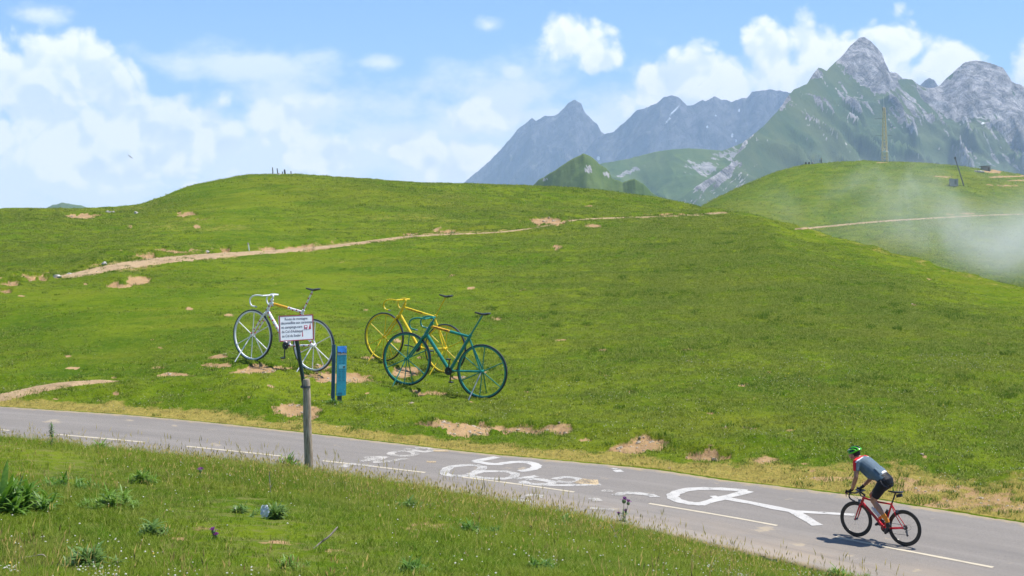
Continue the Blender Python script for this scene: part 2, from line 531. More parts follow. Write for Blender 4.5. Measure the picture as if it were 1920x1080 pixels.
path_m = np.where(inrange, 1 - sm(path_d, 0.8, 1.12), 0)
soil = np.maximum(soil, np.where(inrange, (1 - sm(path_d, 1.0, 1.5)) * 0.5, 0))
# cut bank along the upper side of the track
bankd = (pv - GV) / np.maximum(pw, 2.2)
bank = np.where(inrange, sm(bankd, 1.0, 1.6) * (1 - sm(bankd, 3.2, 5.0)), 0)
# far path on the right hill
FAR = [(1490, 431, 1.2), (1560, 424, 1.5), (1660, 415, 1.4), (1740, 410, .9), (1830, 405, .8), (1960, 401, .7)]
fu = np.array([a[0] for a in FAR]); fv_ = np.array([a[1] for a in FAR]); fw_ = np.array([a[2] for a in FAR])
fpv = pchip(fu, fv_, np.clip(GU, 1490, 1960)); fpw = pchip(fu, fw_, np.clip(GU, 1490, 1960))
inr2 = (GU > 1488) & (GU < 1962) & hill_r & (TT < 19.0)
fpath_d = np.abs(GV - fpv) / (fpw * 1.25) + wpx * 0.2
fpath_m = np.where(inr2, 1 - sm(fpath_d, 0.8, 1.2), 0)
for (u, v, ru, rv) in [(1770, 333, 24, 2), (1860, 322, 24, 3), (1885, 331, 40, 1.6), (1655, 306, 14, 1.2), (1880, 347, 40, 1.3), (1800, 402, 30, 1.5), (1910, 338, 30, 1.5)]:
    e = np.sqrt(((GU - u) / ru) ** 2 + ((GV - v) / rv) ** 2) + wpx * 0.4
    soil = np.maximum(soil, np.where(hill_r, (1 - sm(e, 0.7, 1.1)) * 0.8, 0))
# dry, trodden grass along the road edge and round the bare ground
dr = np.where(field, GY - fY[None, :], 9)
roadside = np.where(field, 1 - sm(dr + wn * 0.9, 0.55 + sm(GU, 1300, 1900) * 0.8, 1.7 + sm(GU, 1200, 1900) * 2.6), 0)
dry = np.maximum(dry, roadside)
# relief ----------------------------------------------------------------------
HZ = GZ.copy()
far_f = sm(GY, 45, 160)
offroad = np.where(near, sm(nY[None, :] - GY, 0.1, 1.5), np.where(field, sm(GY - fY[None, :], 0.2, 3.0), 0))
HZ += offroad * (fbm(GX * 0.45, GY * 0.45, 4, 3) * 0.075 + fbm(GX * 1.8, GY * 1.8, 3, 5) * 0.03 * (1 - far_f))
HZ += np.where(vis_field, sm(GY, 42, 110) * (1 - .5 * sm(GY, 150, 205)) * (fbm(GX * 0.11, GY * 0.11, 4, 8) * 0.55 + fbm(GX * 0.42, GY * 0.42, 3, 9) * 0.2), 0)
# hummocks on the verge beside the road
vb = np.where(field, np.exp(-((GY - fY[None, :] - 3.2) / 1.9) ** 2), 0)
HZ += vb * np.maximum(fbm(GX * 0.35, GY * 0.5, 4, 12) + 0.18, 0) * 0.42
HZ -= hollow
HZ += bank * (0.10 + 0.35 * np.clip(wn2 + 0.35, 0, 1)) * sm(GU, 100, 200)
HZ += np.where(hill_r, fbm(GX * 0.03, GY * 0.03, 4, 15) * 0.9 + fbm(GX * 0.12, GY * 0.12, 3, 16) * 0.35, 0)
# the ground meets what stands on it
ANCHORS = [(585.4, 695, 47.3), (471, 674.5, 48.7), (831, 699, 49.8), (716.5, 675, 51.2), (899, 745.5, 46.0), (758, 720.5, 47.0), (631, 752, 44.0)]
for (u, v, Y) in ANCHORS:
    p = pt(u, v, Y)
    d2 = (GX - p.x) ** 2 + (GY - p.y) ** 2
    k = np.argmin(np.where(vis_field, d2, 1e9))
    HZ += np.where(vis_field, (p.z - HZ.flat[k]) * np.exp(-d2 / 1.3 ** 2), 0)
soil = np.maximum(soil, bank * sm(wpx + wn2 * 0.8, 0.16, 0.5) * 0.7 * (GU < 900))
dry = np.maximum(dry, np.exp(-((TT - 14.72) / .38) ** 2) * sm(GU, 1300, 1450) * (.42 + wpx * .3) * vis_field)
dry = np.maximum(dry, np.where(vis_field & (TT > 12.6), np.clip(fbm(GX * .05, GY * .03, 4, 130) * 1.1 - .12, 0, .42), 0))
dry = np.clip(np.maximum(dry, soil * 0.6), 0, 1)

me_g, _ = grid_mesh('pasture', GX, GY, HZ)
add_attr(me_g, 'soil', soil)
add_attr(me_g, 'dry', dry)
add_attr(me_g, 'fore', np.where(near, 1.0, 0.0))
GROUND = link('ground', me_g, None, kind='structure', label='green mountain pasture rolling from the roadside to the hills')
def ground_z(x, y):
    """height of the built ground (bilinear in the grid)"""
    u = 960.0 + x * F_PX / y
    j = int(np.clip(np.searchsorted(US, u) - 1, 0, NC - 2))
    a = (u - US[j]) / (US[j + 1] - US[j])
    col_y = GY[:, j] * (1 - a) + GY[:, j + 1] * a
    col_z = HZ[:, j] * (1 - a) + HZ[:, j + 1] * a
    return float(np.interp(y, col_y, col_z))


def on_ground(u, v, y0=12.0, y1=700.0):
    """first hit of the sight line through a photo pixel with the ground"""
    j = int(np.clip(np.searchsorted(US, u) - 1, 0, NC - 2))
    a = (u - US[j]) / (US[j + 1] - US[j])
    cy = GY[:, j] * (1 - a) + GY[:, j + 1] * a
    cz = HZ[:, j] * (1 - a) + HZ[:, j + 1] * a
    ys = np.geomspace(y0, y1, 6000)
    gz = np.interp(ys, cy, cz)
    rz = CAM_Z - (v - V_HOR) * ys / F_PX
    k = np.argmax(gz >= rz)
    y = float(ys[k])
    return Vector(((u - 960.0) * y / F_PX, y, float(gz[k])))
# ---------------------------------------------------------------- ground materials
GREENS = dict(a=(0.078, 0.142, 0.005), b=(0.148, 0.198, 0.010), c=(0.046, 0.094, 0.005), straw=(0.26, 0.215, 0.075), soil=(0.40, 0.265, 0.135), soil2=(0.30, 0.19, 0.095))


def grass_colour(t, pos):
    """pasture colour from world position, shared by the turf and the blades on it"""
    big = t.noise(pos, 0.035, 4.0, 0.6)
    mid = t.noise(pos, 0.22, 5.0, 0.62)
    sml = t.noise(pos, 1.7, 5.0, 0.65)
    c = t.mix(t.sstep(mid, 0.34, 0.66), GREENS['a'], GREENS['b'])
    c = t.mix(t.m('MULTIPLY', t.sstep(sml, 0.50, 0.72), 0.65), c, GREENS['c'])
    c = t.mix(t.m('MULTIPLY', t.sstep(big, 0.48, 0.66), 0.55), c, (0.15, 0.168, 0.014))
    roll = t.noise(pos, 0.085, 5.0, 0.62)
    c = t.mix(t.m('MULTIPLY', t.sstep(roll, 0.52, 0.36), 0.6), c, (0.050, 0.102, 0.006))
    band = t.noise(t.vm('MULTIPLY', pos, (0.28, 1.0, 1.0)), 0.42, 5.0, 0.65)
    c = t.mix(t.m('MULTIPLY', t.sstep(band, 0.50, 0.66), 0.5), c, (0.165, 0.18, 0.018))
    c = t.mix(t.m('MULTIPLY', t.sstep(band, 0.46, 0.34), 0.55), c, (0.052, 0.104, 0.008))
    return c, sml


def build_ground_material():
    m, t, b = new_mat('turf')
    geo = t.new('ShaderNodeNewGeometry')
    pos = geo.outputs['Position']
    c, sml = grass_colour(t, pos)
    fine = t.noise(pos, 9.0, 6.0, 0.7)
    vfine = t.noise(pos, 34.0, 3.0, 0.7)
    flow = t.noise(t.vm('MULTIPLY', pos, (1.0, 0.55, 1.0)), 3.6, 6.0, 0.72)
    c = t.mix(t.m('MULTIPLY', t.sstep(flow, 0.47, 0.66), 0.55), c, (0.165, 0.21, 0.018))
    c = t.mix(t.m('MULTIPLY', t.sstep(fine, 0.52, 0.70), 0.7), c, (0.032, 0.066, 0.010))
    c = t.mix(t.m('MULTIPLY', t.sstep(vfine, 0.60, 0.72), 0.35), c, (0.22, 0.26, 0.045))
    soil = t.attr('soil').outputs['Fac']
    dry = t.attr('dry').outputs['Fac']
    fore = t.attr('fore').outputs['Fac']
    brk = t.noise(pos, 2.6, 6.0, 0.7)
    dm = t.sstep(t.m('ADD', dry, t.m('MULTIPLY', t.m('SUBTRACT', brk, 0.5), 1.5)), 0.30, 0.75)
    straw = t.mix(t.sstep(fine, 0.35, 0.65), (0.40, 0.30, 0.085), (0.26, 0.225, 0.055))
    c = t.mix(t.m('MULTIPLY', dm, 0.88), c, straw)
    # bright thatch under the tall grass in front
    c = t.mix(t.m('MULTIPLY', fore, t.m('MULTIPLY', t.sstep(brk, 0.45, 0.62), 0.55)), c, (0.20, 0.18, 0.07))
    rag = t.m('ADD', t.m('MULTIPLY', t.m('SUBTRACT', brk, 0.5), 1.3), t.m('MULTIPLY', t.m('SUBTRACT', fine, 0.5), 0.9))
    sm_ = t.sstep(t.m('ADD', soil, rag), 0.34, 0.70)
    sc = t.mix(t.sstep(t.noise(pos, 0.9, 5.0, 0.65), 0.35, 0.65), GREENS['soil'], GREENS['soil2'])
    sc = t.mix(t.m('MULTIPLY', t.sstep(t.noise(pos, 18.0, 4.0, 0.7), 0.55, 0.7), 0.45), sc, (0.50, 0.38, 0.25))
    c = t.mix(sm_, c, sc)
    t.put(b.inputs['Base Color'], c)
    b.inputs['Roughness'].default_value = 0.95
    b.inputs['Specular IOR Level'].default_value = 0.03
    h = t.m('ADD', t.m('MULTIPLY', flow, 0.10), t.m('MULTIPLY', fine, 0.06))
    h = t.m('ADD', h, t.m('MULTIPLY', vfine, 0.012))
    bp = t.new('ShaderNodeBump')
    t.put(bp.inputs['Strength'], t.m('SUBTRACT', 0.9, t.m('MULTIPLY', sm_, 0.45)))
    bp.inputs['Distance'].default_value = 1.0
    t.put(bp.inputs['Height'], h)
    t.l.new(bp.outputs[0], b.inputs['Normal'])
    return m


def build_path_material():
    m, t, b = new_mat('stony_track')
    pos = t.new('ShaderNodeNewGeometry').outputs['Position']
    n = t.noise(pos, 0.8, 6.0, 0.65)
    st = t.voro(pos, 4.0, 2.0, 0.6)
    c = t.mix(t.sstep(n, 0.35, 0.65), (0.41, 0.29, 0.155), (0.31, 0.21, 0.11))
    c = t.mix(t.m('MULTIPLY', t.sstep(st, 0.34, 0.12), 0.4), c, (0.52, 0.44, 0.33))
    t.put(b.inputs['Base Color'], c)
    b.inputs['Roughness'].default_value = 0.95
    bp = t.new('ShaderNodeBump')
    bp.inputs['Strength'].default_value = 0.6
    bp.inputs['Distance'].default_value = 0.1
    t.put(bp.inputs['Height'], t.m('ADD', n, t.m('MULTIPLY', st, -0.4)))
    t.l.new(bp.outputs[0], b.inputs['Normal'])
    return m


def build_asphalt():
    m, t, b = new_mat('worn_asphalt')
    pos = t.new('ShaderNodeNewGeometry').outputs['Position']
    across = t.attr('across').outputs['Fac']          # -1 near edge .. +1 far edge
    grit = t.noise(pos, 70.0, 3.0, 0.7)
    ston = t.voro(pos, 55.0)
    blot = t.noise(pos, 0.55, 5.0, 0.6)
    c = t.mix(t.sstep(grit, 0.34, 0.66), (0.150, 0.136, 0.120), (0.245, 0.220, 0.190))
    c = t.mix(t.m('MULTIPLY', t.sstep(ston, 0.5, 0.2), 0.35), c, (0.34, 0.31, 0.27))
    c = t.mix(t.m('MULTIPLY', t.sstep(blot, 0.45, 0.68), 0.4), c, (0.185, 0.167, 0.148))
    # sandy dust washed over the lane beside the tall grass
    dust = t.m('MULTIPLY', t.sstep(across, 0.10, -0.85), t.sstep(t.noise(pos, 0.8, 5.0, 0.62), 0.2, 0.7))
    c = t.mix(t.m('MULTIPLY', dust, 0.85), c, (0.33, 0.265, 0.195))
    stain = t.m('MULTIPLY', t.sstep(t.noise(t.vm('ADD', pos, (3.1, 8.2, 0.0)), 1.3, 4.0, 0.6), 0.63, 0.72), 0.6)
    c = t.mix(stain, c, (0.42, 0.34, 0.22))
    al = t.attr('along').outputs['Fac']
    lane = t.noise(t.comb(t.m('MULTIPLY', al, 0.10), t.m('MULTIPLY', across, 5.0), 0.0), 1.0, 5.0, 0.6)
    c = t.mix(t.m('MULTIPLY', t.sstep(lane, 0.45, 0.70), 0.35), c, (0.30, 0.272, 0.24))
    c = t.mix(t.m('MULTIPLY', t.sstep(lane, 0.46, 0.32), 0.35), c, (0.135, 0.125, 0.115))
    rim = t.sstep(t.m('ADD', t.m('ABSOLUTE', across), t.m('MULTIPLY', t.m('SUBTRACT', t.noise(pos, 2.2, 5.0, .7), .5), .30)), 0.90, 1.0)
    c = t.mix(t.m('MULTIPLY', rim, 0.8), c, (0.36, 0.275, 0.15))
    t.put(b.inputs['Base Color'], c)
    b.inputs['Roughness'].default_value = 0.85
    b.inputs['Specular IOR Level'].default_value = 0.3
    bp = t.new('ShaderNodeBump')
    bp.inputs['Strength'].default_value = 0.6
    bp.inputs['Distance'].default_value = 0.004
    t.put(bp.inputs['Height'], grit)
    t.l.new(bp.outputs[0], b.inputs['Normal'])
    return m


TURF = build_ground_material()
me_g.materials.append(TURF)
TRACKM = build_path_material()


def ribbon(name, pts, n, lift, seed):
    """track laid on the ground: pts = (u, v, half thickness) where it shows"""
    u = np.array([a[0] for a in pts]); v = np.array([a[1] for a in pts]); w = np.array([a[2] for a in pts])
    uu = np.linspace(u[0], u[-1], n)
    vv = pchip(u, v, uu); ww = pchip(u, w, uu)
    ww = ww * np.clip(sm(uu, u[0] - 2, u[0] + 30) * (1 - sm(uu, u[-1] - 30, u[-1] + 2)), 0.15, 1)
    ks = np.linspace(-1, 1, 7)
    P = np.zeros((len(ks), n, 3))
    for i, k in enumerate(ks):
        rag = fbm(uu / 11.0, uu * 0 + i * 3.7, 4, seed + (i == 0) * 5) * 0.55 * (abs(k) > 0.9)
        for j in range(n):
            P[i, j] = on_ground(uu[j], vv[j] - (k * ww[j] * (1 + rag[j])), 20.0)
    P[:, :, 2] += lift * (1 - 1.6 * (np.abs(ks)[:, None] > 0.9))
    me, _ = grid_mesh(name, P[:, :, 0], P[:, :, 1], P[:, :, 2])
    return me


link('dirt_path', ribbon('dirt_path', TRACK, 300, 0.05, 81), TRACKM, kind='structure', label='pale stony track climbing over the pasture')
LEFT_TRACK = [(-120, 757, 7), (-40, 751, 8), (0, 746, 8.5), (50, 735, 8), (100, 725, 6.5), (150, 719, 4.5), (190, 716, 3), (225, 716, 1.5)]
link('dirt_track', ribbon('dirt_track', LEFT_TRACK, 120, 0.03, 85), TRACKM, kind='structure', label='sandy track curving down to the road at the far left')
link('hill_path', ribbon('hill_path', FAR, 120, 0.12, 88), TRACKM, kind='structure', label='thin pale path across the far right hill')

# ---------------------------------------------------------------- road
RU = np.linspace(-2400, 4400, 900)
_ny, _nz = rowf(ROAD_N, RU); _cy, _cz = rowf(ROAD_C, RU); _fy, _fz = rowf(ROAD_F, RU)
_nz = _nz.copy()
SS = np.concatenate([[-1.0, -0.995], np.linspace(-0.9, 0.9, 17), [0.995, 1.0]])


_TU = np.linspace(-2400, 4400, 6801)
_T = [np.stack(rowf(l, _TU)) for l in (ROAD_N, ROAD_C, ROAD_F)]


def road_point(u, s):
    """s: -1 near edge, 0 middle, 1 far edge"""
    k = (u + 2400.0); i = int(min(max(k, 0), 6799)); a = k - i
    n, c, f = [t[:, i] * (1 - a) + t[:, i + 1] * a for t in _T]
    y, z = c + (c - n) * s if s < 0 else c + (f - c) * s
    return Vector(((u - 960) * y / F_PX, y, z))


RYs = []; RZs = []
for k, s in enumerate(SS):
    y = _cy + (_cy - _ny) * s if s < 0 else _cy + (_fy - _cy) * s
    z = _cz + (_cz - _nz) * s if s < 0 else _cz + (_fz - _cz) * s
    if abs(s) == 1.0:
        z = z - 0.16
    edge = fbm(RU * 0.05, np.full_like(RU, 3.3 + (s > 0) * 9), 4, 60) * 0.10 * (abs(s) > 0.95)
    RYs.append(y + edge); RZs.append(z)
RYs = np.array(RYs); RZs = np.array(RZs)
RXs = (RU[None, :] - 960) * RYs / F_PX
me_r, _ = grid_mesh('road', RXs, RYs, RZs)
add_attr(me_r, 'across', np.broadcast_to(SS[:, None], RXs.shape))
add_attr(me_r, 'along', np.broadcast_to(RXs[10][None, :] * 1.15, RXs.shape))
ASPHALT = build_asphalt()
ROAD = link('road', me_r, ASPHALT, kind='structure', label='narrow grey mountain road with worn painted marks')


def on_road(u, v):
    """photo pixel -> point on the road surface"""
    lo, hi = -1.0, 1.0
    f = lambda s: (lambda p: V_HOR + (CAM_Z - p.z) * F_PX / p.y)(road_point(u, s))
    for _ in range(40):
        mid = (lo + hi) / 2
        if f(mid) > v:
            lo = mid
        else:
            hi = mid
    return road_point(u, (lo + hi) / 2)
# ---------------------------------------------------------------- mountains
def mountain(name, sil, dist, label, rock_fn, length=1.6, foot=-258.0, spur=0.30, wav=0.006, seed=1, nu=360, ns=150, jag=1.0, tilt=0.0, p=1.25, shelf=None):
    """sil: outline (u, v); dist: (u, distance) of the crest. The face falls towards the viewer with
    spurs and gullies, the back drops away behind the crest."""
    su = np.array([a[0] for a in sil], float); sv = np.array([a[1] for a in sil], float)
    uu = np.linspace(su[0], su[-1], nu)
    vv = np.interp(uu, su, sv)
    du = np.array([a[0] for a in dist], float); dd = np.array([a[1] for a in dist], float)
    D = pchip(du, dd, uu) if len(du) > 2 else np.interp(uu, du, dd)
    D = D + fbm(uu * 0.006, uu * 0 + seed, 2, seed + 70) * D * 0.02
    Xr = (uu - 960) * D / F_PX
    px = D.mean() / F_PX
    vv = vv + fbm(uu / 9.0, uu * 0 + 5.5, 4, seed + 20) * 2.2 * jag
    zr = CAM_Z - (vv - V_HOR) * D / F_PX
    Hh = np.maximum(zr - foot, 5.0)
    s = np.concatenate([-np.linspace(1, 0.06, 12), np.linspace(0, 1, ns) ** 1.15])
    S = s[:, None]
    L = Hh[None, :] * length
    front = S >= 0
    Y = D[None, :] - np.where(front, S * L, S * Hh[None, :] * 0.9)
    # keep the sight line of each column while the face comes forward
    X = Xr[None, :] * np.where(front, 1.0, 1.0) + 0 * Y
    prof = np.where(front, (1 - np.clip(S, 0, 1)) ** p, (1 - np.abs(S)) ** 1.1)
    def blur(a, w):
        k = np.exp(-0.5 * (np.arange(-3 * w, 3 * w + 1) / w) ** 2); k /= k.sum()
        return np.convolve(np.pad(a, 3 * w, mode='edge'), k, mode='valid')
    H1 = blur(Hh, max(2, nu // 90)); H2 = blur(Hh, max(3, nu // 26)); H3 = blur(Hh, max(5, nu // 10))
    aS = np.abs(S)
    Hf = Hh[None, :] + (H1 - Hh)[None, :] * sm(aS, 0, .06)
    Hf = Hf + (H2 - H1)[None, :] * sm(aS, .04, .3) + (H3 - H2)[None, :] * sm(aS, .2, .8)
    Z = foot + np.where(front, Hf, Hh[None, :]) * prof
    sheer = X + tilt * (D[None, :] - Y)
    wx = fbm(X * wav * 0.8, Y * wav * 0.8, 3, seed + 51) * 0.9 / wav
    wy = fbm(X * wav * 0.8 + 7, Y * wav * 0.8 + 3, 3, seed + 57) * 0.9 / wav
    rn = ridged((sheer + wx) * wav, (Y + wy) * wav * 0.8 + 3.1, 7, seed, 0.6)
    rn2 = fbm(X * wav * 3.1, Y * wav * 3.1, 4, seed + 9)
    amp = np.where(front, np.minimum(np.abs(S) * 3.2, 1.0) * (1 - np.clip(S, 0, 1) * 0.55), 0)
    Z = Z + Hf * spur * amp * ((rn - 0.52) * 0.9 + rn2 * 0.16)
    # the face never rises above the crest's own sight line
    lim = CAM_Z + (zr[None, :] - CAM_Z) * (Y / D[None, :])
    Z = np.where(front, np.minimum(Z, lim - np.abs(S) * Hh[None, :] * 0.015), Z)
    U = 960 + X * F_PX / Y
    V = V_HOR + (CAM_Z - Z) * F_PX / Y
    gyy, gxx = np.gradient(Z)
    _, dx = np.gradient(X)
    dy, _ = np.gradient(Y)
    slope = np.sqrt((gxx / np.maximum(np.abs(dx), 1e-3)) ** 2 + (gyy / np.maximum(np.abs(dy), 1e-3)) ** 2)
    rock, snow = rock_fn(U, V, rn, rn2, slope, X, Y, Z)
    me, _ = grid_mesh(name, X, Y, Z)
    add_attr(me, 'rock', np.clip(rock, 0, 1))
    add_attr(me, 'snow', np.clip(snow, 0, 1))
    return me


def mountain_material(name, grass, grass2, rock, rock2, wav, bump, ang=0.0, strat=0.35):
    m, t, b = new_mat(name)
    geo = t.new('ShaderNodeNewGeometry')
    pos = geo.outputs['Position']
    n1 = t.noise(pos, wav, 6.0, 0.65)
    n2 = t.noise(pos, wav * 5, 4.0, 0.62)
    gul = t.noise(t.vm('MULTIPLY', pos, (1.0, 1.0, 0.16)), wav * 5.5, 6.0, 0.68, 0.5)
    # tilted beds of rock
    mp = t.new('ShaderNodeMapping')
    mp.inputs['Rotation'].default_value = (0.0, ang, 0.0)
    t.put(mp.inputs['Vector'], pos)
    bed = t.noise(t.vm('MULTIPLY', mp.outputs[0], (0.30, 0.30, 1.6)), wav * 3.6, 7.0, 0.72, 0.6)
    rk = t.mix(t.sstep(n2, 0.35, 0.65), rock, rock2)
    rk = t.mix(t.m('MULTIPLY', t.sstep(gul, 0.50, 0.66), 0.75), rk, tuple(x * 0.5 for x in rock))
    rk = t.mix(t.m('MULTIPLY', t.sstep(gul, 0.46, 0.34), 0.5), rk, tuple(x * 1.1 for x in rock2))
    rk = t.mix(t.m('MULTIPLY', t.sstep(bed, 0.46, 0.62), strat), rk, tuple(x * 0.45 for x in rock))
    gr = t.mix(t.sstep(n1, 0.38, 0.64), grass, grass2)
    gr = t.mix(t.m('MULTIPLY', t.sstep(n2, 0.55, 0.7), 0.4), gr, tuple(x * 0.55 for x in grass))
    f = t.attr('rock').outputs['Fac']
    f = t.sstep(t.m('ADD', f, t.m('MULTIPLY', t.m('SUBTRACT', n2, 0.5), 0.9)), 0.38, 0.62)
    c = t.mix(f, gr, rk)
    s = t.sstep(t.m('ADD', t.attr('snow').outputs['Fac'], t.m('MULTIPLY', t.m('SUBTRACT', n2, 0.5), 0.6)), 0.45, 0.55)
    c = t.mix(s, c, (0.86, 0.88, 0.9))
    t.put(b.inputs['Base Color'], c)
    b.inputs['Roughness'].default_value = 0.95
    b.inputs['Specular IOR Level'].default_value = 0.1
    bp = t.new('ShaderNodeBump')
    t.put(bp.inputs['Strength'], t.lin(f, 0.0, 1.0, 0.25, 1.0))
    bp.inputs['Distance'].default_value = bump
    t.put(bp.inputs['Height'], t.m('ADD', t.m('MULTIPLY', gul, 1.3), t.m('MULTIPLY', bed, 0.8)))
    t.l.new(bp.outputs[0], b.inputs['Normal'])
    return m


def ell(U, V, lst):
    r = np.zeros_like(U)
    for (u, v, ru, rv, an) in lst:
        c, s = math.cos(an), math.sin(an)
        a = (U - u) * c + (V - v) * s; bq = -(U - u) * s + (V - v) * c
        r = np.maximum(r, 1 - np.sqrt((a / ru) ** 2 + (bq / rv) ** 2))
    return r


SIL_A = [(640, 470), (760, 425), (830, 378), (870, 342), (917, 303), (938, 281), (960, 257), (970, 243), (984, 233), (998, 221), (1005, 226), (1020, 218), (1040, 217), (1048, 212), (1058, 202), (1067, 192),
         (1078, 187.5), (1090, 195), (1095, 208), (1107, 222), (1120, 233), (1127, 247), (1150, 262), (1190, 285), (1250, 330), (1320, 400)]
SIL_B = [(1040, 350), (1085, 300), (1115, 262), (1137, 251), (1150, 247), (1173, 227), (1193, 208), (1210, 202), (1230, 195), (1243, 183), (1260, 178), (1272, 182), (1287, 197), (1297, 198), (1317, 187), (1323, 190),
         (1340, 180), (1353, 188), (1363, 187), (1370, 192), (1393, 183), (1400, 184), (1410, 172), (1428, 170), (1447, 168), (1477, 173), (1520, 190), (1600, 240), (1700, 330), (1780, 400)]
SIL_C = [(1160, 470), (1230, 415), (1273, 374), (1310, 347), (1350, 322), (1370, 306), (1384, 284), (1393, 268), (1430, 237), (1457, 210), (1477, 181), (1490, 167), (1513, 158), (1523, 141), (1535, 126), (1550, 133),
         (1557, 125), (1577, 107), (1593, 87), (1610, 72), (1620, 69), (1633, 78), (1655, 102), (1657, 118), (1667, 135), (1682, 137), (1693, 147), (1708, 148), (1723, 160), (1742, 166), (1760, 162), (1773, 148),
         (1797, 127), (1810, 117), (1827, 113), (1857, 118), (1880, 127), (1890, 140), (1892, 152), (1920, 162), (2000, 190), (2150, 235), (2350, 300), (2600, 400)]
SIL_D = [(1640, 260), (1690, 185), (1722, 163), (1734, 151), (1743, 146.5), (1752, 151), (1760, 163), (1800, 195), (1850, 260)]
SIL_E = [(940, 420), (1020, 372), (1080, 328), (1127, 307), (1177, 298), (1227, 285), (1260, 280), (1293, 278), (1327, 280), (1353, 283), (1372, 276), (1392, 268), (1430, 262), (1500, 300), (1600, 380)]
SIL_F = [(950, 400), (985, 362), (1003, 344), (1010, 337), (1020, 332), (1047, 315), (1073, 298), (1093, 288), (1107, 292), (1123, 307), (1136, 315), (1143, 323), (1147, 334), (1167, 342), (1178, 338), (1190, 335),
         (1207, 345), (1223, 363), (1245, 372), (1290, 410)]
SIL_G = [(10, 430), (60, 402), (84, 391), (97, 385), (118, 380), (137, 383), (152, 385), (170, 391), (200, 402), (260, 430)]


def rock_a(U, V, rn, rn2, sl, X, Y, Z):
    return 0.75 + rn2 * 0.5, np.zeros_like(U)


def rock_b(U, V, rn, rn2, sl, X, Y, Z):
    snow = ell(U, V, [(1264, 208, 17, 2.0, -0.78), (1252, 226, 11, 1.6, -0.8), (1326, 238, 2.2, 5, .4), (1373, 254, 2.6, 6, .2), (1380, 264, 2, 4, 0), (1342, 217, 1.8, 2.5, 0), (1386, 207, 2, 4, 0.1), (1122, 297, 4, 5, .2)])
    return 0.78 + rn2 * 0.5, np.where(snow > 0, 0.35 + snow * 1.2, 0)


def streak(U, V, an, lon, lat, seed):
    c, q = math.cos(an), math.sin(an)
    a_ = (U * c + V * q) / lon; b_ = (-U * q + V * c) / lat
    w = fbm(U / 40.0, V / 40.0, 3, seed + 3) * 1.2
    return fbm(a_ + w, b_ + w * 1.5, 5, seed, 0.6)


def rock_c(U, V, rn, rn2, sl, X, Y, Z):
    s1 = streak(U, V, .85, 34, 6.5, 201)
    s2 = streak(U, V, -.95, 30, 6.0, 211)
    zone = np.full_like(U, -1.0)
    zone = np.maximum(zone, ell(U, V, [(1622, 100, 66, 66, 0.0), (1648, 140, 52, 44, .4)]) * 1.6)                       # summit pyramid
    zone = np.maximum(zone, ell(U, V, [(1700, 205, 110, 70, .75), (1600, 180, 80, 26, .6)]) * .5 - .08)
    zone = np.maximum(zone, ell(U, V, [(1845, 165, 90, 74, -.5), (1790, 185, 80, 46, .3)]) * 1.5)                       # great slab
    zone = np.maximum(zone, ell(U, V, [(1925, 215, 100, 85, 0), (2020, 260, 160, 110, 0)]) * 1.1)
    zone = np.maximum(zone, ell(U, V, [(1800, 290, 100, 60, .3), (1880, 300, 90, 60, .2)]) * .42 - .08)
    zone = np.maximum(zone, ell(U, V, [(1345, 330, 66, 22, -.6), (1388, 276, 26, 9, -.8), (1470, 196, 24, 7, -.9), (1525, 142, 26, 14, -.3)]) * .75 - .05)
    r = zone + s1 * .8 + (rn - .5) * .5 + rn2 * .2 - .16 * sm(V, 190, 260)
    left = sm(U, 1480, 1400)
    r = r * (1 - left) + (zone + s2 * .7) * left
    rock = sm(r, -.05, .38)
    snow = ell(U, V, [(1843, 231, 3.2, 2.6, 0)])
    return rock, np.where(snow > 0, 0.6 + snow, 0)


def rock_e(U, V, rn, rn2, sl, X, Y, Z):
    zone = ell(U, V, [(1370, 290, 56, 22, -.1), (1330, 315, 80, 26, .1), (1180, 322, 40, 10, -.4)])
    return sm(zone * .8 + streak(U, V, .5, 26, 6, 221) * .9, .25, .7) * .8, np.zeros_like(U)


def rock_f(U, V, rn, rn2, sl, X, Y, Z):
    zone = ell(U, V, [(1102, 318, 16, 16, .5), (1140, 326, 16, 12, .3), (1022, 336, 14, 6, -.6)])
    return sm(zone + streak(U, V, 1.1, 14, 4, 231) * .8, .25, .7) * .7, np.zeros_like(U)


def rock_g(U, V, rn, rn2, sl, X, Y, Z):
    return 0.12 + rn2 * 0.4, np.zeros_like(U)


ROCK_BLUE = mountain_material('blue_grey_rock', (0.09, 0.10, 0.085), (0.11, 0.115, 0.09), (0.10, 0.10, 0.11), (0.24, 0.23, 0.23), 0.0035, 40.0, 0.8, 0.7)
ROCK_PALE = mountain_material('pale_limestone_and_turf', (0.058, 0.095, 0.036), (0.095, 0.122, 0.045), (0.27, 0.255, 0.26), (0.60, 0.57, 0.56), 0.006, 30.0, 0.75, 0.65)
HILL_GREEN = mountain_material('hill_turf_and_rock', (0.075, 0.125, 0.035), (0.11, 0.155, 0.045), (0.30, 0.30, 0.29), (0.40, 0.39, 0.38), 0.012, 5.0, 0.2, 0.3)

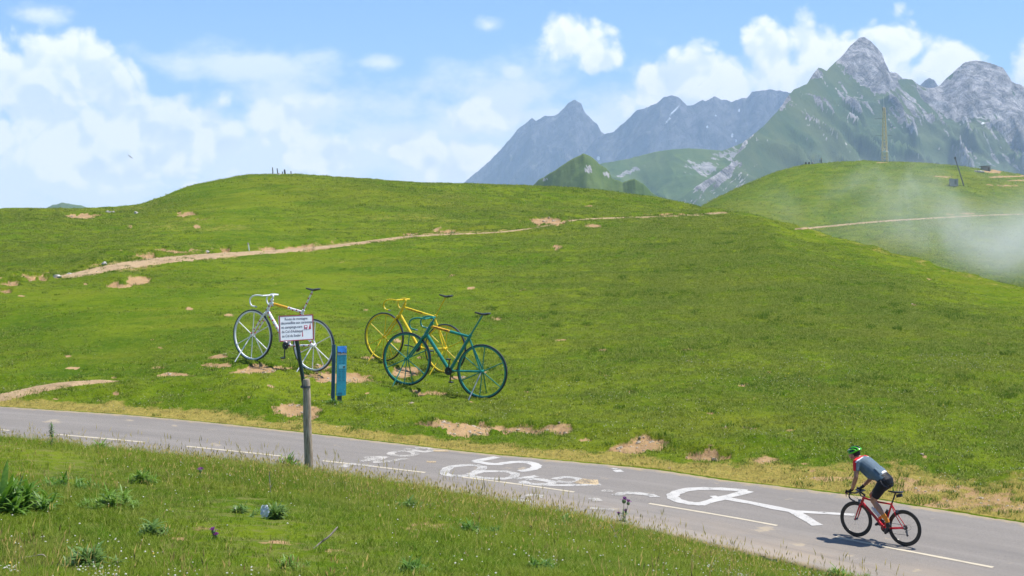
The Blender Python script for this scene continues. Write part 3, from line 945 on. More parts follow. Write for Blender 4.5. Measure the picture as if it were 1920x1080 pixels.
MOUNTAINS = [
    ('mountain_peak', SIL_A, [(640, 8600), (1320, 8300)], 'blue grey rocky peak left of the range', rock_a, ROCK_BLUE, dict(length=1.15, spur=.42, wav=.0026, seed=3, tilt=.35, nu=420, ns=170)),
    ('mountain_range', SIL_B, [(1040, 8000), (1780, 7700)], 'jagged blue range with small snow patches', rock_b, ROCK_BLUE, dict(length=1.15, spur=.40, wav=.003, seed=11, tilt=.55, nu=440, ns=170)),
    ('mountain_horn', SIL_D, [(1640, 6200), (1850, 6200)], 'small dark horn peeping over the saddle', rock_a, ROCK_BLUE, dict(length=1.1, spur=.3, wav=.004, seed=17, nu=120, ns=80)),
    ('mountain_summit', SIL_C, [(1160, 2500), (1380, 3100), (1620, 4000), (1920, 4200), (2600, 4300)], 'tall pale limestone summit with green lower slopes', rock_c, ROCK_PALE, dict(length=1.75, spur=.26, wav=.0042, seed=23, tilt=-.4, nu=620, ns=230, p=1.15)),
    ('mountain_shoulder', SIL_E, [(940, 3500), (1600, 3300)], 'rounded hazy green shoulder below the range', rock_e, HILL_GREEN, dict(length=2.2, spur=.14, wav=.005, seed=31, nu=260, ns=120, jag=.5, p=1.1)),
    ('green_knoll', SIL_F, [(950, 1400), (1290, 1300)], 'steep dark green knoll behind the pasture', rock_f, HILL_GREEN, dict(length=1.5, spur=.22, wav=.012, seed=37, nu=260, ns=120, jag=.8, p=1.1)),
    ('distant_hill', SIL_G, [(10, 3000), (260, 3000)], 'small distant green hill at the far left', rock_g, HILL_GREEN, dict(length=1.8, spur=.16, wav=.006, seed=41, nu=160, ns=80, jag=.6)),
]
for (nm, sil, dist, lab, fn, mat, kw) in MOUNTAINS:
    link(nm, mountain(nm, sil, dist, lab, fn, **kw), mat, kind='structure', label=lab)

# valley floor far below, out to the horizon
vx = np.linspace(-5900, 5900, 40); vy = np.linspace(-250, 9600, 40)
VX, VY = np.meshgrid(vx, vy)
me_v, _ = grid_mesh('valley_floor', VX, VY, -262 + fbm(VX * .0004, VY * .0004, 3, 77) * 6)
add_attr(me_v, 'rock', np.zeros(VX.size)); add_attr(me_v, 'snow', np.zeros(VX.size))
link('valley_floor', me_v, HILL_GREEN, kind='structure', label='green valley floor far below the pasture')

# ---------------------------------------------------------------- air
def box_mesh(name, lo, hi):
    me = bpy.data.meshes.new(name)
    v = [(x, y, z) for x in (lo[0], hi[0]) for y in (lo[1], hi[1]) for z in (lo[2], hi[2])]
    f = [(0, 1, 3, 2), (4, 6, 7, 5), (0, 4, 5, 1), (2, 3, 7, 6), (0, 2, 6, 4), (1, 5, 7, 3)]
    me.from_pydata(v, [], f)
    me.update()
    return me


hm = bpy.data.materials.new('haze_air')
hm.use_nodes = True
ht = NT(hm.node_tree)
ht.n.clear()
ho = ht.new('ShaderNodeOutputMaterial')
hv = ht.new('ShaderNodeVolumePrincipled')
hv.inputs['Color'].default_value = (0.56, 0.73, 1.0, 1)
hv.inputs['Density'].default_value = 1.05e-4
hv.inputs['Anisotropy'].default_value = 0.0
ht.l.new(hv.outputs[0], ho.inputs['Volume'])
link('haze', box_mesh('haze', (-6000, -300, -275), (6000, 9700, 830)), hm, kind='stuff', label='thin blue summer haze in the mountain air')
# ---------------------------------------------------------------- grass (nobody could count it)
def blade_material(name, kind):
    m, t, b = new_mat(name)
    geo = t.new('ShaderNodeNewGeometry')
    pos = geo.outputs['Position']
    rnd = t.new('ShaderNodeObjectInfo').outputs['Random']
    c, _ = grass_colour(t, pos)
    if kind == 'tall':
        c = t.mix(t.m('MULTIPLY', t.sstep(rnd, 0.25, 1.0), 0.55), c, (0.185, 0.215, 0.045))
        c = t.mix(t.m('MULTIPLY', t.sstep(t.noise(pos, 0.5, 3.0, 0.6), 0.45, 0.65), 0.6), c, (0.225, 0.22, 0.065))
        c = t.mix(t.sstep(rnd, 0.14, 0.0), c, (0.06, 0.125, 0.015))
    elif kind == 'short':
        c = t.mix(t.sstep(rnd, 0.0, 1.0), t.mix(0.55, c, (0.062, 0.105, 0.010)), t.mix(0.5, c, (0.205, 0.235, 0.05)))
        c = t.mix(t.m('MULTIPLY', t.sstep(t.noise(pos, 0.7, 3.0, 0.6), 0.5, 0.68), 0.35), c, (0.22, 0.21, 0.07))
        c = t.mix(t.m('MULTIPLY', t.sstep(t.noise(pos, 1.6, 3.0, 0.6), 0.50, 0.36), 0.6), c, (0.060, 0.135, 0.008))
    elif kind == 'field':
        c = t.mix(t.sstep(rnd, 0.0, 1.0), t.mix(0.62, c, (0.042, 0.080, 0.008)), t.mix(0.62, c, (0.235, 0.25, 0.085)))
    elif kind == 'straw':
        c = t.mix(rnd, (0.36, 0.28, 0.115), (0.23, 0.20, 0.085))
    elif kind == 'tussock':
        c = t.mix(rnd, (0.036, 0.084, 0.008), (0.085, 0.135, 0.018))
    elif kind == 'pale':
        c = t.mix(rnd, (0.255, 0.265, 0.085), (0.19, 0.22, 0.05))
    elif kind == 'leaf':
        c = t.mix(t.noise(pos, 6.0, 3.0, 0.6), (0.045, 0.105, 0.022), (0.085, 0.16, 0.045))
    gain = t.new('ShaderNodeMix', data_type='RGBA', blend_type='MULTIPLY')
    gain.inputs[0].default_value = 1.0
    t.put(gain.inputs[6], c)
    gain.inputs[7].default_value = (1.42, 1.52, 1.25, 1)
    c = gain.outputs[2]
    t.put(b.inputs['Base Color'], c)
    b.inputs['Roughness'].default_value = 0.6
    b.inputs['Specular IOR Level'].default_value = 0.06
    tr = t.new('ShaderNodeBsdfTranslucent')
    t.put(tr.inputs['Color'], c)
    mx = t.new('ShaderNodeMixShader')
    mx.inputs[0].default_value = 0.5
    t.l.new(b.outputs[0], mx.inputs[1])
    t.l.new(tr.outputs[0], mx.inputs[2])
    t.l.new(mx.outputs[0], t.n['Material Output'].inputs['Surface'])
    return m


BL_TALL = blade_material('tall_grass_blades', 'tall')
BL_SHORT = blade_material('short_grass_blades', 'short')
BL_FIELD = blade_material('grazed_grass_blades', 'field')
BL_STRAW = blade_material('dry_stems', 'straw')
BL_TUSS = blade_material('tussock_blades', 'tussock')
BL_PALE = blade_material('pale_blades', 'pale')


def tuft(name, n, h0, h1, spread, wid, lean, mat, rs, seed_head=0.0, hm=None, segs=3, pale=0.0):
    r = random.Random(rs)
    V = []; Fc = []; Mi = []
    for k in range(n):
        a = r.uniform(0, 6.283); d = spread * math.sqrt(r.random())
        x0, y0 = d * math.cos(a), d * math.sin(a)
        h = r.uniform(h0, h1)
        la = r.uniform(0, 6.283); ln = h * lean * r.uniform(0.2, 1.0)
        wa = r.uniform(0, 6.283)
        w = wid * r.uniform(0.7, 1.3)
        b0 = len(V)
        bm_ = 1 if r.random() < pale else 0
        for s in range(segs + 1):
            q = s / segs
            cx = x0 + math.cos(la) * ln * q * q; cy = y0 + math.sin(la) * ln * q * q; cz = h * q * (1 - 0.25 * lean * q) - 0.01
            ww = w * (1 - q) ** 0.7 * 0.5
            if s == segs:
                V.append((cx, cy, cz))
            else:
                V.append((cx - math.cos(wa) * ww, cy - math.sin(wa) * ww, cz)); V.append((cx + math.cos(wa) * ww, cy + math.sin(wa) * ww, cz))
        for s in range(segs - 1):
            i = b0 + 2 * s
            Fc.append((i, i + 1, i + 3, i + 2)); Mi.append(bm_)
        i = b0 + 2 * (segs - 1)
        Fc.append((i, i + 1, i + 2)); Mi.append(bm_)
        if r.random() < seed_head:
            tip = V[-1]; L = h * 0.22; w2 = wid * 1.5
            i = len(V)
            dx, dy = math.cos(la) * 0.3, math.sin(la) * 0.3
            V += [(tip[0], tip[1], tip[2] - L * .3), (tip[0] + w2, tip[1], tip[2] + L * .2), (tip[0] + dx * L, tip[1] + dy * L, tip[2] + L), (tip[0] - w2, tip[1], tip[2] + L * .2), (tip[0], tip[1] + w2, tip[2] + L * .2), (tip[0], tip[1] - w2, tip[2] + L * .2)]
            Fc += [(i, i + 1, i + 2, i + 3), (i, i + 4, i + 2, i + 5)]; Mi += [1, 1]
    me = bpy.data.meshes.new(name)
    me.from_pydata(V, [], Fc)
    me.materials.append(mat); me.materials.append(hm or mat)
    me.polygons.foreach_set('material_index', Mi)
    me.polygons.foreach_set('use_smooth', [True] * len(Fc))
    me.update()
    me.normals_split_custom_set_from_vertices([Vector((v[0] * .8, v[1] * .8, .25)).normalized() for v in V])
    return me


def proto_collection(name, meshes):
    c = bpy.data.collections.new(name)
    for k, me in enumerate(meshes):
        o = bpy.data.objects.new('%s_%02d' % (name, k), me)
        c.objects.link(o)
    return c


def scatter(name, P, rot, scl, coll, label):
    me = bpy.data.meshes.new(name)
    me.vertices.add(len(P)); me.vertices.foreach_set('co', P.astype(np.float32).ravel())
    a = me.attributes.new('rot', 'FLOAT_VECTOR', 'POINT'); a.data.foreach_set('vector', rot.astype(np.float32).ravel())
    a = me.attributes.new('scl', 'FLOAT', 'POINT'); a.data.foreach_set('value', scl.astype(np.float32).ravel())
    o = link(name, me, None, kind='stuff', label=label)
    ng = bpy.data.node_groups.new(name, 'GeometryNodeTree')
    ng.interface.new_socket('Geometry', in_out='INPUT', socket_type='NodeSocketGeometry')
    ng.interface.new_socket('Geometry', in_out='OUTPUT', socket_type='NodeSocketGeometry')
    n = ng.nodes; l = ng.links
    gi = n.new('NodeGroupInput'); go = n.new('NodeGroupOutput')
    iop = n.new('GeometryNodeInstanceOnPoints')
    ci = n.new('GeometryNodeCollectionInfo')
    ci.inputs['Collection'].default_value = coll
    ci.inputs['Separate Children'].default_value = True
    ci.inputs['Reset Children'].default_value = True
    iop.inputs['Pick Instance'].default_value = True
    ra = n.new('GeometryNodeInputNamedAttribute'); ra.data_type = 'FLOAT_VECTOR'; ra.inputs['Name'].default_value = 'rot'
    sa = n.new('GeometryNodeInputNamedAttribute'); sa.data_type = 'FLOAT'; sa.inputs['Name'].default_value = 'scl'
    l.new(gi.outputs[0], iop.inputs['Points'])
    l.new(ci.outputs[0], iop.inputs['Instance'])
    l.new(ra.outputs['Attribute'], iop.inputs['Rotation'])
    l.new(sa.outputs['Attribute'], iop.inputs['Scale'])
    l.new(iop.outputs[0], go.inputs[0])
    md = o.modifiers.new('scatter', 'NODES')
    md.node_group = ng
    return o


# sampling of the ground grid
_A = np.abs((GX[1:, 1:] - GX[:-1, :-1]) * (GY[1:, :-1] - GY[:-1, :-1]))
cU = (GU[:-1, :-1] + GU[1:, 1:]) / 2; cY_ = (GY[:-1, :-1] + GY[1:, :-1]) / 2; cT = (TT[:-1, :-1] + TT[1:, :-1]) / 2
cX = (GX[:-1, :-1] + GX[1:, 1:]) / 2
cSoil = (soil[:-1, :-1] + soil[1:, 1:]) / 2
cDry = (dry[:-1, :-1] + dry[1:, 1:]) / 2
cCrest = cY[:-1][None, :]; cNear = nY[:-1][None, :]
cV = (GV[:-1, :-1] + GV[1:, 1:]) / 2
inview = (cU > -110) & (cU < 2030)


def sample(density, seed):
    r = np.random.default_rng(seed)
    cnt = r.poisson(np.clip(density * _A, 0, None))
    ii, jj = np.nonzero(cnt)
    k = cnt[ii, jj]
    ii = np.repeat(ii, k); jj = np.repeat(jj, k)
    a = r.random(len(ii)); b = r.random(len(ii))
    def bl(G):
        return (G[ii, jj] * (1 - a) + G[ii, jj + 1] * a) * (1 - b) + (G[ii + 1, jj] * (1 - a) + G[ii + 1, jj + 1] * a) * b
    P = np.stack([bl(GX), bl(GY), bl(HZ)], 1)
    n = len(P)
    rot = np.stack([r.normal(0, .12, n), r.normal(0, .12, n), r.uniform(0, 6.283, n)], 1)
    return P, rot, r


fore_c = (cT < 5.35) & (cY_ > 13.0) & inview
edge_c = cNear - cY_                                     # metres from the road edge
patch_n = fbm(cX * 0.35, cY_ * 0.35, 3, 91)
patch_s = fbm(cX * 1.1, cY_ * 1.1, 3, 95)
# short turf in front
dens = np.where(fore_c, 330.0, 0) * (1 - sm(cSoil, .35, .8) * .9) * sm(edge_c, -0.25, 0.25) * (1 - .35 * sm(patch_n, .1, .5))
P, rot, r = sample(dens, 1)
SHORTS = proto_collection('short_tuft', [tuft('short_tuft', 13, .04, .13, .07, .007, .9, BL_SHORT, 300 + k, hm=BL_PALE, pale=.24) for k in range(7)])
scatter('turf_grass', P, rot, r.uniform(.55, 1.25, len(P)), SHORTS, 'short green turf on the near bank')
# tall grass along the top of the bank and in drifts below it
tallm = sm(cY_, 21, 27) * (0.45 + 0.55 * sm(cU, 1500, 900)) + 0.22 * sm(patch_n, .05, .4)
dens = np.where(fore_c, 105.0, 0) * np.clip(tallm, 0, 1) * (0.35 + 0.65 * sm(patch_s, -.25, .3)) * sm(edge_c, 0.0, 0.8) * (1 - sm(cSoil, .4, .8))
P, rot, r = sample(dens, 2)
TALLS = proto_collection('tall_tuft', [tuft('tall_tuft', 10, .10, .27, .08, .006, .75, BL_TALL, 330 + k, 0.14, BL_STRAW, pale=.10) for k in range(7)])
scatter('tall_grass', P, rot, r.uniform(.6, 1.3, len(P)), TALLS, 'tall olive grass along the top of the near bank')
# dry flowering stems
dens = np.where(fore_c, 9.0, 0) * (sm(edge_c, 4.5, 0.8) * (0.4 + 0.6 * sm(cU, 1700, 800)) + 0.12) * (0.3 + sm(patch_s, -.2, .3)) * sm(edge_c, 0.05, 0.5)
P, rot, r = sample(dens, 3)
STEMS = proto_collection('dry_stem', [tuft('dry_stem', 4, .26, .50, .07, .0042, .35, BL_STRAW, 360 + k, 1.0, BL_STRAW, 4) for k in range(6)])
scatter('dry_grass_stems', P, rot, r.uniform(.6, 1.15, len(P)), STEMS, 'thin dry seed stems standing against the road')
# grazed pasture beyond the road
fld = (cT > 9.05) & (cT < 15.02) & inview
fd = np.where(cY_ < 60, 62.0, np.where(cY_ < 120, 62 * (60 / np.maximum(cY_, 60)) ** 2.2, 62 * (60. / 120) ** 2.2 * (120 / np.maximum(cY_, 120)) ** 1.6))
dens = np.where(fld, fd, 0) * (1 - sm(cSoil, .3, .6)) * (1 - .85 * sm(cDry, .45, .85)) * (0.35 + 0.9 * sm(fbm(cX * .8, cY_ * .5, 4, 99), -.3, .35))
P, rot, r = sample(dens, 4)
FIELD = proto_collection('field_tuft', [tuft('field_tuft', 15, .03, .085, .13, .016, 1.0, BL_FIELD, 390 + k, segs=2, hm=BL_PALE, pale=.22) for k in range(7)])
scl = r.uniform(.6, 1.35, len(P)) * (1 + sm(P[:, 1], 60, 200) * 1.6)
scatter('pasture_grass', P, rot, scl, FIELD, 'short grazed grass of the pasture beyond the road')
print('field tufts', len(P))
hl = (cT > 16.6) & (cT < 19.05) & (cU > 1180) & (cU < 2030)
P, rot, r = sample(np.where(hl, .55, 0) * (1 - sm(cSoil, .3, .6)), 14)
scatter('hill_grass', P, rot, r.uniform(3.0, 6.5, len(P)), FIELD, 'rough grass on the far right hill')
print('hill', len(P))
# coarse dark tussocks in the pasture
tus = sm(fbm(cX * .22, cY_ * .14, 4, 104), .12, .5)
dens = np.where(fld, np.where(cY_ < 70, 3.2, 3.2 * (70 / np.maximum(cY_, 70)) ** 1.6), 0) * tus * (1 - sm(cSoil, .2, .5)) + np.where(fld, 34.0, 0) * (sm(cSoil, .04, .2) * (1 - sm(cSoil, .35, .6))) * np.minimum(1, (60 / cY_) ** 3)
P, rot, r = sample(dens, 5)
TUSS = proto_collection('tussock', [tuft('tussock', 26, .07, .19, .16, .014, .9, BL_TUSS, 420 + k, segs=2, hm=BL_PALE, pale=.12) for k in range(5)])
scatter('pasture_tussocks', P, rot, r.uniform(.6, 1.3, len(P)) * (1 + sm(P[:, 1], 70, 200) * 1.2), TUSS, 'coarser darker grass tussocks in the pasture')
# loose stones on the bare ground
def pebble(name, seed):
    mb = [Vector((math.cos(a) * r_ * 1.0, math.sin(a) * r_, z)) for (z, r_) in ((-.4, .7), (.15, 1.0), (.6, .55)) for a in [k * 6.283 / 6 + z for k in range(6)]]
    rr = random.Random(seed)
    mb = [v * rr.uniform(.75, 1.15) for v in mb]
    fc = [(r_ * 6 + k, r_ * 6 + (k + 1) % 6, (r_ + 1) * 6 + (k + 1) % 6, (r_ + 1) * 6 + k) for r_ in range(2) for k in range(6)] + [tuple(12 + k for k in range(6))]
    me = bpy.data.meshes.new(name); me.from_pydata([tuple(v) for v in mb], [], fc); me.materials.append(M_PEB); me.update()
    return me


M_PEB = simple_mat('loose_stone', (.42, .35, .26), .9, var=.35, scale=3)
PEB = proto_collection('pebble', [pebble('pebble', 500 + k) for k in range(4)])
dens = np.where(fld & (cY_ < 60), 30.0, 0) * sm(cSoil, .45, .8) + np.where(fld & (cY_ >= 60) & (cY_ < 170), 5.0 * (60 / np.maximum(cY_, 60)), 0) * sm(cSoil, .4, .8)
P, rot, r = sample(dens, 16)
scatter('loose_stones', P, rot, r.uniform(.008, .04, len(P)) * (1 + 1.2 * (r.random(len(P)) > .9)) * (1 + sm(P[:, 1], 60, 130) * 1.5), PEB, 'loose pale stones on the bare earth patches')
# dry fringe along the road edge
dens = np.where((cT > 8.9) & (cT < 11) & inview & (cY_ - fY[:-1][None, :] > -.12), 55.0, 0) * sm(cDry, .25, .8) * (1 - sm(cSoil, .5, .8) * .8)
P, rot, r = sample(dens, 15)
DRYT = proto_collection('dry_tuft', [tuft('dry_tuft', 14, .03, .085, .10, .009, 1.0, BL_STRAW, 450 + k, segs=2) for k in range(4)])
P[:, 2] += .01
scatter('dry_fringe', P, rot, r.uniform(.6, 1.3, len(P)), DRYT, 'dry yellow grass fringe along the far road edge')
# clover heads and small yellow flowers
def flower_mesh(name, rad, h, mat, stem):
    V = []; Fc = []; Mi = []
    n = 5
    V.append((0, 0, h + rad * .9))
    for k in range(n):
        V.append((rad * math.cos(k * 6.283 / n), rad * math.sin(k * 6.283 / n), h))
    V.append((0, 0, h - rad * .8))
    for k in range(n):
        Fc.append((0, 1 + k, 1 + (k + 1) % n)); Fc.append((n + 1, 1 + (k + 1) % n, 1 + k)); Mi += [0, 0]
    i = len(V)
    V += [(-.002, 0, 0), (.002, 0, 0), (0, 0, h)]
    Fc.append((i, i + 1, i + 2)); Mi.append(1)
    me = bpy.data.meshes.new(name); me.from_pydata(V, [], Fc)
    me.materials.append(mat); me.materials.append(stem)
    me.polygons.foreach_set('material_index', Mi); me.update()
    return me


M_CLOVER = simple_mat('clover_white', (.62, .60, .50), .8)
M_YELLOW = simple_mat('buttercup_yellow', (.75, .52, .03), .6)
CLOV = proto_collection('clover', [flower_mesh('clover', .011, .07, M_CLOVER, BL_SHORT), flower_mesh('clover', .008, .10, M_CLOVER, BL_SHORT)])
BUTT = proto_collection('buttercup', [flower_mesh('buttercup', .013, .10, M_YELLOW, BL_SHORT)])
verge_w = np.where((cT > 9.1) & (cY_ < 52), 7.0, 0) * (1 - sm(cSoil, .2, .5)) * sm(patch_n, -.25, .3)
dens = np.where(fore_c, 30.0, 0) * sm(patch_s, -.1, .4) * sm(edge_c, .2, .6) * (0.5 + 1.5 * sm(cU, 1100, 1500)) + np.where(inview, verge_w, 0)
P, rot, r = sample(dens, 6)
scatter('clover_flowers', P, rot, r.uniform(.7, 1.3, len(P)), CLOV, 'tiny white clover heads dotted through the grass')
dens = np.where(fore_c, .7, 0) * sm(patch_s, .1, .5) + np.where((cT > 9.3) & (cY_ < 50) & inview, 1.2, 0) * sm(fbm(cX * .5, cY_ * .5, 2, 111), .15, .4)
P, rot, r = sample(dens, 8)
scatter('yellow_flowers', P, rot, r.uniform(.7, 1.4, len(P)), BUTT, 'tiny yellow flowers dotted through the grass')
# ---------------------------------------------------------------- mesh building kit
class MB:
    def __init__(s):
        s.v = []; s.f = []; s.m = []

    def tube(s, pts, r, seg=8, mat=0, caps=True, flat=None):
        """round tube through pts; r = radius or list; flat = (ry, rn) lists: oval, first axis kept sideways (y)"""
        P = [Vector(p) for p in pts]
        n = len(P)
        R = list(r) if isinstance(r, (list, tuple)) else [r] * n
        T = []
        for i in range(n):
            a = P[max(i - 1, 0)]; b = P[min(i + 1, n - 1)]
            T.append((b - a).normalized())
        up = Vector((0, 1, 0)) if abs(T[0].y) < 0.9 else Vector((1, 0, 0))
        A = (up - T[0] * up.dot(T[0])).normalized()
        b0 = len(s.v)
        for i in range(n):
            if flat is not None:
                up = Vector((0, 1, 0))
                A = (up - T[i] * up.dot(T[i])).normalized()
            else:
                A = (A - T[i] * A.dot(T[i])).normalized()
            B = T[i].cross(A)
            ra, rb = (R[i], R[i]) if flat is None else (flat[0][i], flat[1][i])
            for k in range(seg):
                an = 6.28318 * k / seg
                s.v.append(P[i] + A * (ra * math.cos(an)) + B * (rb * math.sin(an)))
        for i in range(n - 1):
            for k in range(seg):
                k2 = (k + 1) % seg
                s.f.append((b0 + i * seg + k, b0 + i * seg + k2, b0 + (i + 1) * seg + k2, b0 + (i + 1) * seg + k)); s.m.append(mat)
        if caps:
            s.f.append(tuple(b0 + k for k in reversed(range(seg)))); s.m.append(mat)
            s.f.append(tuple(b0 + (n - 1) * seg + k for k in range(seg))); s.m.append(mat)
        return s

    def lathe(s, prof, c=(0, 0, 0), seg=48, mat=0, closed=True):
        """profile (radius, y) turned about the y axis (wheel axle)"""
        b0 = len(s.v); n = len(prof)
        for k in range(seg):
            an = 6.28318 * k / seg
            for (r, y) in prof:
                s.v.append(Vector((c[0] + r * math.cos(an), c[1] + y, c[2] + r * math.sin(an))))
        for k in range(seg):
            k2 = (k + 1) % seg
            for i in range(n if closed else n - 1):
                i2 = (i + 1) % n
                s.f.append((b0 + k * n + i, b0 + k * n + i2, b0 + k2 * n + i2, b0 + k2 * n + i)); s.m.append(mat)
        return s

    def box(s, c, size, rot=None, mat=0, taper=1.0):
        b0 = len(s.v); c = Vector(c)
        M = rot.to_matrix() if isinstance(rot, Euler) else (rot or Matrix.Identity(3))
        for z in (-.5, .5):
            for y in (-.5, .5):
                for x in (-.5, .5):
                    q = taper if z > 0 else 1.0
                    s.v.append(c + M @ Vector((x * size[0] * q, y * size[1] * q, z * size[2])))
        for f in ((0, 2, 3, 1), (4, 5, 7, 6), (0, 1, 5, 4), (2, 6, 7, 3), (0, 4, 6, 2), (1, 3, 7, 5)):
            s.f.append(tuple(b0 + i for i in f)); s.m.append(mat)
        return s

    def ball(s, c, rad, seg=12, rings=8, mat=0, rot=None, zmin=-1.0):
        b0 = len(s.v); c = Vector(c)
        rad = rad if isinstance(rad, (tuple, list)) else (rad,) * 3
        M = rot.to_matrix() if isinstance(rot, Euler) else (rot or Matrix.Identity(3))
        t0 = math.asin(max(-1.0, zmin))
        for i in range(rings + 1):
            t = t0 + (math.pi / 2 - t0) * i / rings
            for k in range(seg):
                an = 6.28318 * k / seg
                s.v.append(c + M @ Vector((rad[0] * math.cos(t) * math.cos(an), rad[1] * math.cos(t) * math.sin(an), rad[2] * math.sin(t))))
        for i in range(rings):
            for k in range(seg):
                k2 = (k + 1) % seg
                s.f.append((b0 + i * seg + k, b0 + i * seg + k2, b0 + (i + 1) * seg + k2, b0 + (i + 1) * seg + k)); s.m.append(mat)
        s.f.append(tuple(b0 + k for k in reversed(range(seg)))); s.m.append(mat)
        return s

    def mesh(s, name, mats, smooth=True):
        me = bpy.data.meshes.new(name)
        me.from_pydata([tuple(v) for v in s.v], [], s.f)
        for m in (mats if isinstance(mats, (list, tuple)) else [mats]):
            me.materials.append(m)
        me.polygons.foreach_set('material_index', s.m)
        me.update()
        if smooth:
            me.polygons.foreach_set('use_smooth', [True] * len(s.f))
            try:
                me.set_sharp_from_angle(angle=math.radians(38))
            except Exception:
                pass
        return me

    def build(s, name, mats, parent=None, smooth=True, **props):
        return link(name, s.mesh(name, mats, smooth), None, parent, **props)


def thing(name, label, cat, loc=(0, 0, 0), group=None, mw=None):
    o = bpy.data.objects.new(name, None)
    o.empty_display_size = 0.2
    COL.objects.link(o)
    if mw is not None:
        o.matrix_world = mw
    else:
        o.location = loc
    o['label'] = label; o['category'] = cat
    if group:
        o['group'] = group
    return o


def arc(pts, n=6):
    """smooth curve through points"""
    P = [Vector(p) for p in pts]
    out = []
    for i in range(len(P) - 1):
        p0 = P[max(i - 1, 0)]; p1 = P[i]; p2 = P[i + 1]; p3 = P[min(i + 2, len(P) - 1)]
        for k in range(n):
            t = k / n
            out.append(0.5 * ((2 * p1) + (p2 - p0) * t + (2 * p0 - 5 * p1 + 4 * p2 - p3) * t * t + (3 * p1 - p0 - 3 * p2 + p3) * t ** 3))
    out.append(P[-1])
    return out


def frame_from(rear, front):
    """local axes of a bicycle: origin at the rear contact, x forward, y left, z up"""
    ex = (front - rear).normalized()
    ey = Vector((0, 0, 1)).cross(ex).normalized()
    ez = ex.cross(ey)
    return Matrix(((ex.x, ey.x, ez.x, rear.x), (ex.y, ey.y, ez.y, rear.y), (ex.z, ey.z, ez.z, rear.z), (0, 0, 0, 1)))


def organic(name, build_fn, mats, parent, voxel=0.012, smooth=6, **props):
    """overlapping solids fused into one continuous skin"""
    mb = MB(); build_fn(mb)
    me0 = mb.mesh(name + '_src', mats, False)
    o = bpy.data.objects.new(name + '_src', me0)
    COL.objects.link(o)
    md = o.modifiers.new('fuse', 'REMESH'); md.mode = 'VOXEL'; md.voxel_size = voxel; md.use_smooth_shade = True
    ms = o.modifiers.new('soften', 'SMOOTH'); ms.iterations = smooth; ms.factor = 0.5
    dg = bpy.context.evaluated_depsgraph_get()
    me = bpy.data.meshes.new_from_object(o.evaluated_get(dg))
    me.name = name
    bpy.data.objects.remove(o); bpy.data.meshes.remove(me0)
    me.materials.clear()
    for m in (mats if isinstance(mats, (list, tuple)) else [mats]):
        me.materials.append(m)
    me.polygons.foreach_set('use_smooth', [True] * len(me.polygons))
    return link(name, me, None, parent, **props)


# ---------------------------------------------------------------- materials of made things
M_BLACK = simple_mat('black_rubber', (.018, .018, .020), .55)
M_BLACKP = simple_mat('black_plastic', (.022, .022, .025), .38)
M_STEEL = simple_mat('brushed_steel', (.55, .55, .56), .32, .9)
M_GREY = simple_mat('dark_grey_metal', (.10, .10, .11), .4, .5)
M_TYRE_BLUE = simple_mat('painted_tyre_black', (.016, .022, .034), .42, bump=.1)
M_TEAL = simple_mat('teal_green_paint', (.010, .215, .165), .34, var=.14, bump=.08)
M_YELP = simple_mat('yellow_paint', (.80, .57, .010), .34, var=.10, bump=.08)
M_WHITEP = simple_mat('white_paint', (.82, .82, .81), .36, var=.06, bump=.08)
M_REDDOT = simple_mat('red_dot_paint', (.42, .012, .030), .4)
M_ORANGE = simple_mat('orange_yellow_band', (.78, .42, .02), .4)
M_LETTER = simple_mat('dark_lettering', (.16, .05, .02), .5)


# ---------------------------------------------------------------- painted marks on the road
def paint_material(name, col, wear):
    m, t, b = new_mat(name)
    pos = t.new('ShaderNodeNewGeometry').outputs['Position']
    n = t.noise(pos, 26.0, 5.0, 0.7)
    n2 = t.noise(pos, 3.0, 4.0, 0.6)
    c = t.mix(t.sstep(n2, .3, .7), tuple(x * .86 for x in col), col)
    t.put(b.inputs['Base Color'], c)
    b.inputs['Roughness'].default_value = 0.8
    keep = t.sstep(t.m('ADD', n, t.m('MULTIPLY', t.m('SUBTRACT', n2, .5), .5)), wear - .05, wear + .05)
    tr = t.new('ShaderNodeBsdfTransparent')
    mx = t.new('ShaderNodeMixShader')
    t.put(mx.inputs[0], keep)
    t.l.new(tr.outputs[0], mx.inputs[1]); t.l.new(b.outputs[0], mx.inputs[2])
    t.l.new(mx.outputs[0], t.n['Material Output'].inputs['Surface'])
    return m


PAINT = paint_material('white_road_paint', (.50, .48, .44), .35)
PAINT_OLD = paint_material('worn_white_road_paint', (.45, .43, .39), .43)
PAINT_FAINT = paint_material('faded_road_paint', (.44, .41, .36), .46)
PAINT_LINE = paint_material('cream_line_paint', (.54, .47, .34), .31)
SAND = paint_material('sandy_smear', (.50, .38, .22), .46)


